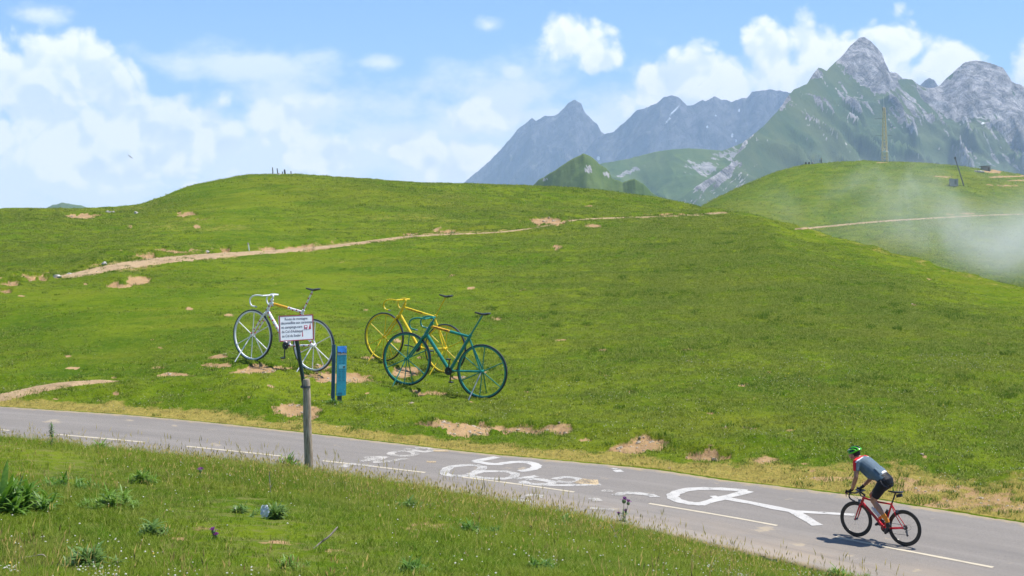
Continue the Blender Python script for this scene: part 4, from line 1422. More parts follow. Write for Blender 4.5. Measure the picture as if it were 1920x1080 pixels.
def road_stroke(name, px, width, mat, closed=False, step=0.22):
    P = [on_road(u, v) for (u, v) in px]
    Q = []
    for a, b in zip(P[:-1], P[1:]):
        n = max(1, int((b - a).length / step))
        Q += [a.lerp(b, k / n) for k in range(n)]
    Q.append(P[-1])
    V = []; Fc = []
    for i, p in enumerate(Q):
        if closed and i in (0, len(Q) - 1):
            t = (Q[1] - Q[-2])
        else:
            t = Q[min(i + 1, len(Q) - 1)] - Q[max(i - 1, 0)]
        nn = Vector((-t.y, t.x, 0)).normalized()
        w = width * 0.5 * (1 + 0.10 * math.sin(i * 1.7) + 0.06 * math.sin(i * 4.1))
        for sg in (-1, 1):
            q = p + nn * (w * sg)
            u = 960 + q.x * F_PX / q.y
            # height of the road under this point
            lo, hi = -1.0, 1.0
            for _ in range(22):
                md = (lo + hi) / 2
                if road_point(u, md).y < q.y:
                    lo = md
                else:
                    hi = md
            V.append((q.x, q.y, road_point(u, (lo + hi) / 2).z + 0.004 + STROKE_LIFT[0]))
    for i in range(len(Q) - 1):
        Fc.append((2 * i, 2 * i + 2, 2 * i + 3, 2 * i + 1))
    me = bpy.data.meshes.new(name); me.from_pydata(V, [], Fc); me.update()
    STROKE_LIFT[0] += 0.0001
    o = link(name, me, mat, ROAD)
    return o


STROKE_LIFT = [0.0]


def curve_px(pts, n=6):
    return [(p.x, p.y) for p in arc([(a, b, 0) for a, b in pts], n)]


for (a, b) in [((-190, 788), (-30, 802)), ((-20, 803.5), (18, 807)), ((108, 814.5), (270, 829.5)), ((350, 837), (527, 855)), ((605, 864), (797, 886.5)), ((866, 895), (1077, 923)), ((1217, 943), (1457, 985)),
               ((1566, 1005), (1862, 1064)), ((1960, 1083), (2160, 1126))]:
    mid = [(a[0] + (b[0] - a[0]) * k / 4, 0) for k in range(5)]
    pts = []
    for (u, _) in mid:
        p = road_point(u, 0.0)
        vv = V_HOR + (CAM_Z - p.z) * F_PX / p.y
        f = (u - a[0]) / (b[0] - a[0])
        pts.append((u, a[1] + (b[1] - a[1]) * f if False else vv))
    road_stroke('centre_line_dash', pts, 0.10, PAINT_LINE)
c8 = lambda l: [(600 + x / 3.2, 800 + y / 3.2) for x, y in l]
c3 = lambda l: [(1180 + x / 4.364, 860 + y / 4.364) for x, y in l]
road_stroke('painted_figure', c8([(1062, 183), (925, 208)]), .24, PAINT)
road_stroke('painted_figure', curve_px(c8([(925, 208), (1040, 226), (1110, 219), (1185, 212), (1255, 216), (1298, 233), (1285, 251), (1240, 262), (1196, 268)])), .25, PAINT)
road_stroke('painted_figure', curve_px(c8([(742, 275), (775, 246), (845, 234), (930, 232), (975, 243), (950, 266), (890, 291), (830, 296), (765, 291), (742, 275)])), .23, PAINT_OLD)
road_stroke('painted_figure', curve_px(c8([(895, 292), (960, 272), (1040, 268), (1125, 271), (1172, 287), (1140, 308), (1070, 313), (990, 309), (930, 302), (895, 292)])), .22, PAINT_OLD)
for st in ([(1170, 314), (1235, 306), (1300, 297)], [(1225, 303), (1290, 314), (1390, 332)], [(1210, 326), (1260, 343), (1340, 346), (1400, 336), (1330, 318), (1230, 318)], [(1400, 316), (1470, 304), (1540, 312), (1560, 326), (1490, 337), (1420, 328)],
           [(1195, 336), (1330, 350), (1500, 352), (1685, 347)]):
    road_stroke('painted_letter', curve_px(c8(st), 4), .2, PAINT_OLD)
road_stroke('sandy_mark', curve_px(c8([(1545, 325), (1610, 332), (1670, 333)]), 3), .5, SAND)
for st in ([(132, 246), (178, 226), (250, 231), (320, 238)], [(240, 208), (330, 196), (280, 186), (400, 181)], [(392, 180), (330, 212), (400, 210), (520, 191)], [(575, 163), (545, 151), (490, 148), (440, 154), (425, 164), (455, 174), (510, 177), (560, 172), (575, 163)],
           [(505, 133), (560, 140), (620, 152), (670, 143), (640, 131), (570, 128)]):
    road_stroke('painted_letter', curve_px(c8(st), 4), .2, PAINT_FAINT)
for st, w, mt in (([(1765, 269), (1813, 265)], .24, PAINT), ([(1752, 252), (1782, 256)], .12, PAINT_OLD), ([(1115, 436), (1180, 443), (1290, 453)], .22, PAINT_OLD), ([(1215, 432), (1265, 410), (1330, 412), (1320, 428)], .18, PAINT_FAINT),
                  ([(1620, 439), (1685, 438)], .34, PAINT_FAINT), ([(1690, 384), (1760, 388)], .2, PAINT_FAINT), ([(680, 145), (770, 146)], .2, SAND), ([(640, 211), (695, 213)], .2, SAND), ([(1620, 490), (1770, 500)], .2, PAINT_FAINT)):
    road_stroke('painted_mark', c8(st), w, mt)
road_stroke('painted_arc', curve_px(c8([(1775, 414), (1800, 404), (1850, 399), (1910, 402), (1985, 412), (2010, 424)]), 4), .22, PAINT_OLD)
road_stroke('painted_loop', curve_px(c3([(960, 266), (800, 252), (620, 247), (490, 253), (400, 275), (355, 303), (375, 333), (440, 356), (520, 369), (600, 373)]), 4), .27, PAINT)
road_stroke('painted_bar', c3([(985, 267), (770, 320), (570, 377)]), .25, PAINT)
road_stroke('painted_bar', c3([(675, 319), (730, 316)]), .26, PAINT)
road_stroke('painted_bar', c3([(770, 322), (1000, 364), (1200, 406), (1400, 445)]), .25, PAINT)
road_stroke('painted_bar', c3([(1370, 434), (1600, 447), (1840, 462)]), .19, PAINT)
road_stroke('painted_bar', c3([(1345, 434), (1440, 488), (1540, 549)]), .25, PAINT)


# ---------------------------------------------------------------- giant bicycle sculptures
def sculpture(label, rear, front, paint, style):
    wb = (front - rear).length
    s = wb / 2.72
    mw = frame_from(rear, front) @ Matrix.Diagonal((s, s, s, 1))
    t = thing('bicycle_sculpture', label, 'sculpture', mw=mw, group='giant bicycle sculptures on the pasture')
    R = 0.8875
    H = R - 0.04
    ax = {'rear_wheel': (0.0, 0, H), 'front_wheel': (2.72, 0, H)}
    for nm, c in ax.items():
        # rim: flat painted hoop
        rim = MB().lathe([(R - .100, -.024), (R - .050, -.028), (R - .050, .028), (R - .100, .024)], c, 72).build(nm, paint, t)
        MB().lathe([(R - .052, -.033), (R - .012, -.028), (R - .006, 0), (R - .012, .028), (R - .052, .033)], c, 72).build('tyre', M_TYRE_BLUE, rim)
        MB().lathe([(.001, -.09), (.05, -.09), (.055, -.03), (.055, .03), (.05, .09), (.001, .09)], c, 16, closed=False).build('hub', paint, rim)
        for k in range(6):
            a = math.radians(90 + 60 * k)
            MB().tube([(c[0] + .04 * math.cos(a), 0, c[2] + .04 * math.sin(a)), (c[0] + (R - .06) * math.cos(a), 0, c[2] + (R - .06) * math.sin(a))], .0165, 7).build('spoke', paint, rim)
        for sd in (1, -1):
            m = M_STEEL if (style == 'green' and nm == 'rear_wheel' and sd == 1) else paint
            MB().tube([(c[0], .07 * sd, c[2]), (c[0] + .06, .74 * sd, -.02)], .019, 7).build('support_leg', m, t)
    hb = lambda x, z: (x, 0, z + H)
    fr = MB()
    bb, cl, htop, hbot, tj = hb(1.14, -.153), hb(.565, 1.045), hb(1.93, 1.33), hb(2.15, .855), hb(1.99, 1.19)
    fr.tube([bb, cl, hb(.53, 1.12)], .052, 10)                                     # seat tube
    fr.tube([hb(2.10, .90), bb], .058, 10)                                          # down tube
    fr.tube([cl, tj], .044, 10)                                                     # top tube
    fr.tube([hbot, htop], .056, 10)                                                 # head tube
    for sd in (1, -1):
        fr.tube([hb(.57, 1.0), (.0, .10 * sd, H)], .026, 8)                         # seat stays
        fr.tube([bb, (.0, .10 * sd, H)], .028, 8)                                   # chain stays
    fr.lathe([(.001, -.10), (.085, -.10), (.085, .10), (.001, .10)], bb, 18, closed=False)
    fo = fr.build('frame', paint, t)
    fk = MB()
    fk.tube([hb(2.10, .93), hb(2.17, .80)], .062, 10)
    for sd in (1, -1):
        fk.tube([(2.17, .055 * sd, H + .84), (2.30, .10 * sd, H + .62), (2.60, .10 * sd, H + .14), (2.72, .095 * sd, H)], [.036, .034, .028, .024], 8)
    fk.build('fork', paint, t)
    hb_ = MB()
    hb_.tube([htop, hb(1.90, 1.43), hb(1.93, 1.47), hb(2.04, 1.45)], .032, 8)
    hb_.tube([(2.04, .40, H + 1.45), (2.04, -.40, H + 1.45)], .026, 8)
    for sd in (1, -1):
        hb_.tube(arc([(2.04, .38 * sd, H + 1.45), (2.30, .41 * sd, H + 1.44), (2.50, .42 * sd, H + 1.36), (2.56, .42 * sd, H + 1.22), (2.48, .42 * sd, H + 1.08), (2.30, .42 * sd, H + 1.05)], 5), .026, 8)
    ho_ = hb_.build('handlebar', paint, t)
    for sd in (1, -1):
        MB().tube([(2.31, .42 * sd, H + 1.05), (2.24, .42 * sd, H + 1.045)], .03, 8).build('bar_end', M_STEEL, ho_)
    sp = MB().tube([hb(.55, 1.08), hb(.20, 1.79)], .028, 8).build('seat_post', paint, t)
    sd_ = MB()
    sd_.tube([hb(.47, 1.86), hb(.36, 1.845), hb(.20, 1.83), hb(.08, 1.85), hb(-.03, 1.885), hb(-.06, 1.885)], 0.03, 12, flat=([.035, .05, .075, .125, .15, .06], [.022, .03, .036, .042, .036, .02]))
    sd_.build('saddle', M_BLACKP, t)
    # cranks
    ca = {'green': 92, 'white': -95, 'yellow': 8}[style]
    cr = MB()
    cr.lathe([(.03, .10), (.13, .10), (.13, .115), (.03, .115)], bb, 20)
    for sd, off in ((1, 0), (-1, 180)):
        a = math.radians(ca + off)
        e = (bb[0] + .40 * math.cos(a), .15 * sd, bb[2] + .40 * math.sin(a))
        cr.tube([(bb[0], .13 * sd, bb[2]), e], .021, 8)
    co = cr.build('crank', M_BLACKP, t)
    for sd, off in ((1, 0), (-1, 180)):
        a = math.radians(ca + off)
        MB().box((bb[0] + .40 * math.cos(a), .22 * sd, bb[2] + .40 * math.sin(a)), (.13, .13, .035)).build('pedal', M_BLACKP, co)
    V = lambda p: Vector(p)
    if style in ('white', 'green', 'yellow'):
        # coloured band with dark lettering on the top tube
        q0, q1 = {'white': (.45, .90), 'green': (.50, .98), 'yellow': (.35, .92)}[style]
        A, B = V(cl), V(tj)
        if style != 'yellow':
            MB().tube([A.lerp(B, q0), A.lerp(B, q1)], .0465, 10, caps=False).build('top_tube_band', M_ORANGE, fo)
        lt = MB()
        rr = random.Random(5)
        n = 12
        for k in range(n):
            q = q0 + .04 + (q1 - q0 - .08) * k / n
            for sd in (1, -1):
                c = A.lerp(B, q) + Vector((0, .045 * sd, .006))
                lt.box(c, (.022 + rr.random() * .03, .006, .03 + .02 * rr.random()), Euler((0, math.atan2(-(B - A).z, (B - A).x), 0)))
        lt.build('lettering', M_LETTER if style != 'white' else M_ORANGE, fo, kind='stuff')
    if style == 'white':
        dt = MB()

        def dots(a, b, r, n, ph=0.0):
            a, b = V(a), V(b)
            tdir = (b - a).normalized()
            side = Vector((0, 1, 0)); nrm = tdir.cross(side)
            for k in range(n):
                c = a.lerp(b, (k + .5) / n)
                for an in ((.35, 2.6) if k % 2 else (-.35, 3.6)):
                    dv = side * math.cos(an) + nrm * math.sin(an)
                    dt.ball(c + dv * (r - .004), (.030, .030, .030), 8, 4)
        dots(bb, cl, .052, 7); dots(hb(2.10, .90), bb, .058, 9); dots(hbot, htop, .056, 3); dots(cl, V(cl).lerp(V(tj), .45), .044, 4)
        dots(hb(.55, 1.10), hb(.20, 1.79), .028, 4); dots((2.3, .1, H + .62), (2.72, .095, H), .030, 4); dots((2.3, -.1, H + .62), (2.72, -.095, H), .030, 4)
        dots(bb, (0, .1, H), .028, 5); dots(hb(.57, 1.0), (0, .1, H), .026, 5)
        dt.build('painted_dots', M_REDDOT, fo, kind='stuff')
    return t


def gp(u, v, Y, z=False):
    p = pt(u, v, Y)
    if z:
        p.z = ground_z(p.x, p.y)
    return p


sculpture('giant white bicycle sculpture with red dots behind the road sign', gp(585.4, 695, 47.3), gp(471, 674.5, 48.7), M_WHITEP, 'white')
sculpture('giant yellow bicycle sculpture partly hidden behind the green one', gp(831, 699, 49.8), gp(716.5, 675, 51.2), M_YELP, 'yellow')
sculpture('giant teal green bicycle sculpture in front of the yellow one', gp(899, 745.5, 46.0), gp(758, 720.5, 47.0), M_TEAL, 'green')

# ---------------------------------------------------------------- road sign on its post
M_WOOD, wt, wb_ = new_mat('weathered_wood')
_p = wt.new('ShaderNodeTexCoord').outputs['Object']
_g = wt.noise(wt.vm('MULTIPLY', _p, (9.0, 9.0, 0.8)), 5.0, 5.0, .65)
wt.put(wb_.inputs['Base Color'], wt.mix(wt.sstep(_g, .35, .65), (.25, .175, .11), (.52, .42, .31)))
wb_.inputs['Roughness'].default_value = .9
_b = wt.new('ShaderNodeBump'); _b.inputs['Strength'].default_value = .7; _b.inputs['Distance'].default_value = .02
wt.put(_b.inputs['Height'], _g); wt.l.new(_b.outputs[0], wb_.inputs['Normal'])
M_SIGN = simple_mat('sign_white', (.86, .87, .89), .45, var=.03)
M_SIGNRED = simple_mat('sign_red', (.34, .035, .06), .5)
M_CRIMSON = simple_mat('pictogram_red', (.50, .010, .07), .5)
M_TEXT = simple_mat('sign_text_grey', (.17, .15, .19), .6)
M_POLE = simple_mat('dark_green_pole', (.012, .035, .030), .4)


def text_mesh(body, size, mat, align='LEFT'):
    cu = bpy.data.curves.new('lettering', 'FONT')
    cu.body = body; cu.size = size; cu.align_x = align; cu.extrude = 0.0015; cu.resolution_u = 3
    cu.space_character = .95
    o = bpy.data.objects.new('lettering_tmp', cu)
    COL.objects.link(o)
    dg = bpy.context.evaluated_depsgraph_get()
    me = bpy.data.meshes.new_from_object(o.evaluated_get(dg))
    bpy.data.objects.remove(o); bpy.data.curves.remove(cu)
    me.materials.clear(); me.materials.append(mat)
    return me


base = pt(579, 880, 31.1)
px = 31.1 / F_PX
sgn = thing('road_sign', 'white text panel with red border on pole and wooden post', 'sign', loc=base)
post = MB()
rr = random.Random(3)
zz = [0, .15, .5, 1.0, 1.5, 1.86, 1.9]
post.tube([(-.0 - .055 * z / 1.9 + .006 * math.sin(z * 5), 0, z - (.6 if z == 0 else 0)) for z in zz], [.092, .092, .088, .086, .082, .08, .072], 12)
post.build('wooden_post', M_WOOD, sgn)
MB().tube([(-.095, .02, 1.70), (-.140, .0, 2.0), (-.245, -.02, 2.67), (-.315, -.03, 3.16)], .042, 10).build('pole', M_POLE, sgn)
for z in (1.74,):
    MB().lathe([(.098, -.02), (.105, -.02), (.105, .02), (.098, .02)], (0, 0, 0), 16).build('clamp_band', M_GREY, sgn).matrix_local = Matrix.Translation((-.055 * z / 1.9 - .02, -.012, z)) @ Matrix.Rotation(math.radians(90), 4, 'X')
PWD, PHT = .635, .535
pan = MB().box((0, 0, 0), (PWD, .022, PHT)).build('sign_panel', M_SIGN, sgn)
pan.matrix_local = Matrix.Translation((-.245, -.13, 2.985)) @ Matrix.Rotation(math.radians(44), 4, 'Z') @ Matrix.Rotation(math.radians(0.5), 4, 'Y') @ Matrix.Rotation(math.radians(-4), 4, 'X') @ Matrix.Diagonal((1.38, 1, 1, 1))
bd = MB()
for (cx, cz, w, h) in ((0, PHT / 2 - .009, PWD, .018), (0, -PHT / 2 + .009, PWD, .018), (-PWD / 2 + .009, 0, .018, PHT - .036), (PWD / 2 - .009, 0, .018, PHT - .036)):
    bd.box((cx, -.0125, cz), (w, .006, h))
bd.build('border', M_SIGNRED, pan)
for body, x, z, size, wid in (("Route de montagne", -.215, .168, .078, .42), ("déconseillée aux caravanes", -.285, .088, .078, .575), ("et campings-cars", -.28, .000, .078, .385), ("du Col d'Aubisque", -.275, -.090, .078, .385), ("au Col du Soulor", -.27, -.180, .078, .345)):
    me = text_mesh(body, size, M_TEXT)
    xs = [v.co.x for v in me.vertices]
    k = wid / (max(xs) - min(xs))
    o = link('lettering', me, None, pan, kind='stuff')
    o.matrix_local = Matrix.Translation((x, -.0125, z)) @ Matrix.Rotation(math.radians(90), 4, 'X') @ Matrix.Diagonal((k, 1.0, 1, 1))
pc = MB()
pc.v += [Vector((.222, -.0125, -.040)), Vector((.268, -.0125, -.040)), Vector((.262, -.0125, .078)), Vector((.252, -.0125, .078))]; pc.f.append((0, 1, 2, 3)); pc.m.append(0)
b0 = len(pc.v)
pc.v += [Vector((.095, -.0125, -.190)), Vector((.116, -.0125, -.186)), Vector((.113, -.0125, -.055)), Vector((.108, -.0125, -.055))]; pc.f.append((b0, b0 + 1, b0 + 2, b0 + 3)); pc.m.append(0)
pc.box((.170, -.0135, .012), (.062, .003, .062)); pc.box((.155, -.0135, -.030), (.014, .003, .018)); pc.box((.185, -.0135, -.030), (.014, .003, .018))
pc.box((.175, -.0125, -.049), (.13, .002, .003), mat=1); pc.box((.11, -.0125, -.052), (.003, .002, .004), mat=1)
pco = pc.build('pictogram', [M_CRIMSON, M_TEXT], pan, False)
MB().box((.170, -.0158, .016), (.042, .002, .030)).build('pictogram_window', M_SIGN, pco, False)

# ---------------------------------------------------------------- blue information panel
M_TOTEM = simple_mat('teal_blue_panel', (.030, .31, .43), .35, var=.06)
M_TOTEMD = simple_mat('dark_blue_post', (.008, .055, .105), .35)
M_TOTEML = simple_mat('pale_blue_print', (.16, .46, .56), .5)
M_TOTEMT = simple_mat('faint_panel_print', (.016, .15, .24), .5)
M_PSKY = simple_mat('printed_sky', (.045, .27, .80), .4, var=.25, scale=3)
M_PROCK = simple_mat('printed_rock', (.30, .28, .25), .5, var=.5, scale=30)
M_PDARK = simple_mat('printed_ridge', (.07, .08, .08), .5, var=.4, scale=20)
tb = pt(631, 752, 44.0)
tot = thing('information_panel', 'slim teal blue information panel on dark blue posts', 'panel', loc=tb)
tot.rotation_euler = (0, math.radians(1.2), math.radians(36)); tot.scale = (1.2, 1, 1)
MB().box((-.098, .02, .82), (.085, .03, 1.72)).build('post', M_TOTEMD, tot, False)
MB().box((-.052, .003, .82), (.010, .004, 1.70)).build('post_edge', M_TOTEML, tot, False)
MB().box((.09, .02, .35), (.12, .03, .80)).build('post', M_TOTEMD, tot, False)
pnl = MB().box((.115, -.02, .895), (.262, .035, 1.47)).build('panel', M_TOTEM, tot, False)
ph = MB().box((.115, -.040, 1.50), (.258, .004, .26)).build('printed_photo', M_PSKY, pnl, False)
r2_ = MB(); r2_.v += [Vector(p) for p in [(-.014, -.0435, 1.37), (.244, -.0435, 1.37), (.244, -.0435, 1.435), (.19, -.0435, 1.43), (.15, -.0435, 1.46), (.11, -.0435, 1.43), (.06, -.0435, 1.47), (.02, -.0435, 1.45), (-.014, -.0435, 1.49)]]
r2_.f.append(tuple(range(9))); r2_.m.append(0); r2_.build('printed_ridge', M_PDARK, ph, False)
r3_ = MB(); r3_.v += [Vector(p) for p in [(-.014, -.0455, 1.37), (.244, -.0455, 1.37), (.244, -.0455, 1.41), (.16, -.0455, 1.425), (.08, -.0455, 1.41), (.0, -.0455, 1.43), (-.014, -.0455, 1.42)]]
r3_.f.append(tuple(range(7))); r3_.m.append(0); r3_.build('printed_rocks', M_PROCK, ph, False)
MB().box((.125, -.040, 1.02), (.19, .004, .12)).build('printed_box', M_TOTEML, pnl, False)
MB().box((.175, -.0435, 1.01), (.06, .004, .05)).build('printed_thumbnail', M_PDARK, pnl, False)
tx = MB()
for z0, n in ((1.30, 5), (.92, 8)):
    for k in range(n):
        for cx in (.055, .165):
            tx.box((cx, -.0385, z0 - k * .045), (.088 - .02 * ((k * 7 + n) % 3), .003, .012))
tx.build('printed_lines', M_TOTEMT, pnl, False, kind='stuff')
lg = MB()
for z in (.62, .50, .38):
    lg.box((.12, -.039, z), (.02, .003, .014))
lg.box((.205, -.039, .33), (.018, .003, .05))
lg.build('printed_marks', M_TOTEML, pnl, False, kind='stuff')
MB().box((.075, -.039, .225), (.12, .003, .06)).build('printed_logo', M_TOTEMT, pnl, False)
lr = MB(); lr.lathe([(.018, -.002), (.024, -.002), (.024, .002), (.018, .002)], (.215, -.0435, 1.585), 14); lr.build('printed_ring', M_SIGN, ph, False)
# ---------------------------------------------------------------- road bicycle
M_RED = simple_mat('gloss_red_frame', (.62, .014, .022), .22, spec=.6, var=.05)
M_CARBON = simple_mat('carbon_black', (.020, .020, .021), .35)
M_SPOKE = simple_mat('spoke_steel', (.32, .32, .33), .35, .8)
M_BOTTLE = simple_mat('bottle_white', (.72, .72, .72), .4)
M_CHAIN = simple_mat('chain_steel', (.12, .12, .12), .4, .8)
_R = on_road(1702, 1025); _F = on_road(1610, 1007)
_d = (_F - _R).normalized()
BIKE_S = 1.04
MW = frame_from(_R + _d * (.075 * BIKE_S), _F + _d) @ Matrix.Diagonal((BIKE_S,) * 3 + (1,))
bk = thing('road_bicycle', 'red racing bicycle with black wheels under the cyclist', 'bicycle', mw=MW)
WR = .337
for nm, c in (('rear_wheel', (0, 0, WR)), ('front_wheel', (1.0, 0, WR))):
    rim = MB().lathe([(.262, 0), (.266, -.009), (.300, -.0125), (.316, -.012), (.316, .012), (.300, .0125), (.266, .009)], c, 64).build(nm, M_CARBON, bk)
    MB().lathe([(.314, -.0125), (.328, -.0125), (WR, -.004), (WR, .004), (.328, .0125), (.314, .0125)], c, 64).build('tyre', M_BLACK, rim)
    MB().lathe([(.001, -.05), (.018, -.05), (.022, -.03), (.014, -.02), (.014, .02), (.022, .03), (.018, .05), (.001, .05)], c, 14, closed=False).build('hub', M_GREY, rim)
    sp = MB()
    for k in range(20):
        a = 6.283 * k / 20; sd = 1 if k % 2 else -1
        sp.tube([(c[0] + .018 * math.cos(a), .026 * sd, c[2] + .018 * math.sin(a)), (c[0] + .264 * math.cos(a), 0, c[2] + .264 * math.sin(a))], .0011, 4)
    sp.build('spokes', M_SPOKE, rim, kind='stuff')
BBp, SC_, HT, HBt = (.41, 0, .268), (.275, 0, .735), (.850, 0, .790), (.895, 0, .650)
fr = MB()
fr.tube([BBp, (.325, 0, .56), SC_, (.268, 0, .765)], [.021, .019, .018, .0175], 10)
fr.tube([(.885, 0, .675), (.66, 0, .485), BBp], [.027, .026, .028], 12)
fr.tube([(.862, 0, .765), (.60, 0, .735), SC_], [.022, .018, .0165], 12)
fr.tube([HBt, HT], [.027, .023], 12)
for sd in (1, -1):
    fr.tube([(.272, .016 * sd, .715), (.15, .045 * sd, .53), (.005, .062 * sd, WR + .012)], [.011, .009, .008], 8)
    fr.tube([(.40, .022 * sd, .262), (.22, .055 * sd, .295), (.0, .064 * sd, WR)], [.016, .013, .010], 8)
fr.lathe([(.001, -.044), (.030, -.044), (.030, .044), (.001, .044)], BBp, 16, closed=False)
fro = fr.build('frame', M_RED, bk)
lt = MB()
for k in range(8):
    q = .22 + .055 * k
    c = Vector((.885, 0, .675)).lerp(Vector(BBp), q)
    for sd in (1, -1):
        lt.box(c + Vector((0, .0262 * sd, 0)), (.018, .004, .026), Euler((0, math.radians(-40), 0)))
lt.build('frame_lettering', M_CARBON, fro, kind='stuff')
fk = MB()
fk.tube([HBt, (.908, 0, .625)], [.028, .030], 12)
for sd in (1, -1):
    fk.tube([(.908, .028 * sd, .64), (.930, .046 * sd, .56), (.975, .050 * sd, .41), (1.0, .050 * sd, WR)], [.019, .018, .013, .009], 8)
fk.build('fork', M_RED, bk)
MB().tube([(.272, 0, .75), (.205, 0, .955)], .0145, 10).build('seat_post', M_CARBON, bk)
MB().tube([(.355, 0, .975), (.27, 0, .972), (.19, 0, .972), (.12, 0, .985), (.075, 0, .995), (.06, 0, .992)], .02, 12, flat=([.016, .024, .035, .058, .070, .03], [.012, .016, .018, .020, .018, .01])).build('saddle', M_CARBON, bk)
MB().box((.125, 0, .925), (.115, .06, .06), Euler((0, math.radians(18), 0)), taper=.85).build('saddle_bag', M_BLACK, bk, False)
st = MB()
st.tube([(.845, 0, .80), (.838, 0, .835)], .020, 10)
st.tube([(.838, 0, .825), (.935, 0, .865)], .017, 10)
st.build('stem', M_CARBON, bk)
hb2 = MB()
hb2.tube([(.94, -.20, .868), (.94, .20, .868)], .0155, 10)
for sd in (1, -1):
    hb2.tube(arc([(.94, .19 * sd, .868), (1.00, .205 * sd, .866), (1.035, .21 * sd, .845), (1.05, .21 * sd, .80), (1.025, .212 * sd, .755), (.965, .213 * sd, .728), (.925, .213 * sd, .722)], 4), .0145, 8)
hbo = hb2.build('handlebar', M_CARBON, bk)
for sd in (1, -1):
    MB().tube([(1.01, .208 * sd, .866), (1.06, .21 * sd, .870), (1.10, .21 * sd, .888), (1.112, .21 * sd, .912)], [.016, .019, .019, .012], 8).build('brake_hood', M_BLACK, hbo)
    MB().tube(arc([(1.10, .21 * sd, .885), (1.118, .212 * sd, .84), (1.105, .214 * sd, .78)], 3), [.008] * 3 + [.007] * 3 + [.006], 6).build('brake_lever', M_GREY, hbo)
MB().box((.985, 0, .895), (.075, .045, .014), Euler((0, math.radians(-12), 0))).build('cycle_computer', M_GREY, hbo, False)
MB().tube([(.955, -.06, .88), (.965, -.06, .945)], .017, 8).build('front_light', M_BLACK, hbo)
cab = MB()
for sd in (1, -1):
    cab.tube(arc([(1.06, .20 * sd, .86), (1.06, .10 * sd, .82), (1.0, .02 * sd, .74), (.93, .0, .70)], 4), .0022, 5)
cab.build('brake_cable', M_BLACK, bk, kind='stuff')
for nm, c, sc in (('brake_caliper', (.935, 0, .70), 1), ('brake_caliper', (.155, 0, .625), 1)):
    MB().box(c, (.05, .075, .05), Euler((0, .4, 0)), taper=.6).build(nm, M_GREY, bk, False)
cr = MB()
cr.lathe([(.055, -.050), (.100, -.050), (.102, -.047), (.100, -.044), (.055, -.044)], BBp, 32)
for k in range(4):
    a = 6.283 * k / 4 + .4
    cr.tube([(BBp[0], -.048, BBp[2]), (BBp[0] + .075 * math.cos(a), -.048, BBp[2] + .075 * math.sin(a))], .009, 6)
PL = (BBp[0] - .168, .115, BBp[2] - .02); PR = (BBp[0] + .168, -.115, BBp[2] + .02)
cr.tube([(BBp[0], .06, BBp[2]), (PL[0], .075, PL[2])], .011, 8); cr.tube([(BBp[0], -.06, BBp[2]), (PR[0], -.075, PR[2])], .011, 8)
cro = cr.build('crankset', M_CARBON, bk)
for p in (PL, PR):
    MB().box(p, (.075, .06, .016), Euler((0, .5 if p[1] > 0 else -.3, 0))).build('pedal', M_BLACK, cro, False)
cs = MB()
for k in range(5):
    cs.lathe([(.014, -.030 + k * .004), (.048 - k * .006, -.030 + k * .004), (.048 - k * .006, -.028 + k * .004), (.014, -.028 + k * .004)], (0, 0, WR), 20)
cs.build('cassette', M_CHAIN, bk)
ch = MB()
ch.tube([(BBp[0], -.047, BBp[2] + .10), (.02, -.028, WR + .045)], .0042, 5); ch.tube([(BBp[0] - .02, -.047, BBp[2] - .098), (-.03, -.03, .205)], .0042, 5); ch.tube([(-.03, -.03, .205), (-.015, -.03, .262)], .0042, 5)
ch.build('chain', M_CHAIN, bk)
dr_ = MB()
dr_.tube([(.0, -.055, .325), (-.02, -.06, .275), (-.04, -.04, .20)], [.012, .014, .012], 8)
dr_.lathe([(.004, -.04), (.022, -.04), (.022, -.03), (.004, -.03)], (-.045, 0, .200), 12)
dr_.lathe([(.004, -.04), (.020, -.04), (.020, -.03), (.004, -.03)], (-.018, 0, .262), 12)
dr_.tube(arc([(.08, -.05, .31), (-.06, -.06, .40), (-.10, -.06, .33), (-.04, -.055, .285)], 4), .0025, 5)
dr_.build('rear_derailleur', M_GREY, bk)
B1, B2 = Vector((.70, 0, .56)), Vector((.53, 0, .42))
b1 = MB().tube([B2, B2.lerp(B1, .15), B2.lerp(B1, .75), B2.lerp(B1, .85), B1], [.030, .034, .034, .022, .022], 12).build('water_bottle', M_BOTTLE, bk)
b1.location = (-.02, 0, .052)
b2 = MB().tube([(.372, 0, .42), (.365, 0, .45), (.335, 0, .56), (.330, 0, .58), (.322, 0, .61)], [.030, .034, .034, .022, .022], 12).build('water_bottle', M_BLACKP, bk)
b2.location = (.035, 0, .01)

# ---------------------------------------------------------------- cyclist
def skin_material():
    m, t, b = new_mat('tanned_skin')
    pos = t.new('ShaderNodeTexCoord').outputs['Object']
    n = t.noise(pos, 12.0, 4.0, .6)
    t.put(b.inputs['Base Color'], t.mix(t.sstep(n, .3, .7), (.33, .150, .085), (.46, .235, .145)))
    b.inputs['Roughness'].default_value = .5
    b.inputs['Subsurface Weight'].default_value = .08
    b.inputs['Subsurface Scale'].default_value = .01
    return m


M_SKIN = skin_material()


def cloth(name, col, rough=.75, fold=.4):
    m, t, b = new_mat(name)
    pos = t.new('ShaderNodeTexCoord').outputs['Object']
    n = t.noise(pos, 9.0, 4.0, .6, .8)
    t.put(b.inputs['Base Color'], t.mix(t.sstep(n, .3, .7), tuple(x * .86 for x in col), tuple(x * 1.08 for x in col)))
    b.inputs['Roughness'].default_value = rough
    b.inputs['Specular IOR Level'].default_value = .25
    bp = t.new('ShaderNodeBump'); bp.inputs['Strength'].default_value = fold; bp.inputs['Distance'].default_value = .02
    t.put(bp.inputs['Height'], n); t.l.new(bp.outputs[0], b.inputs['Normal'])
    return m


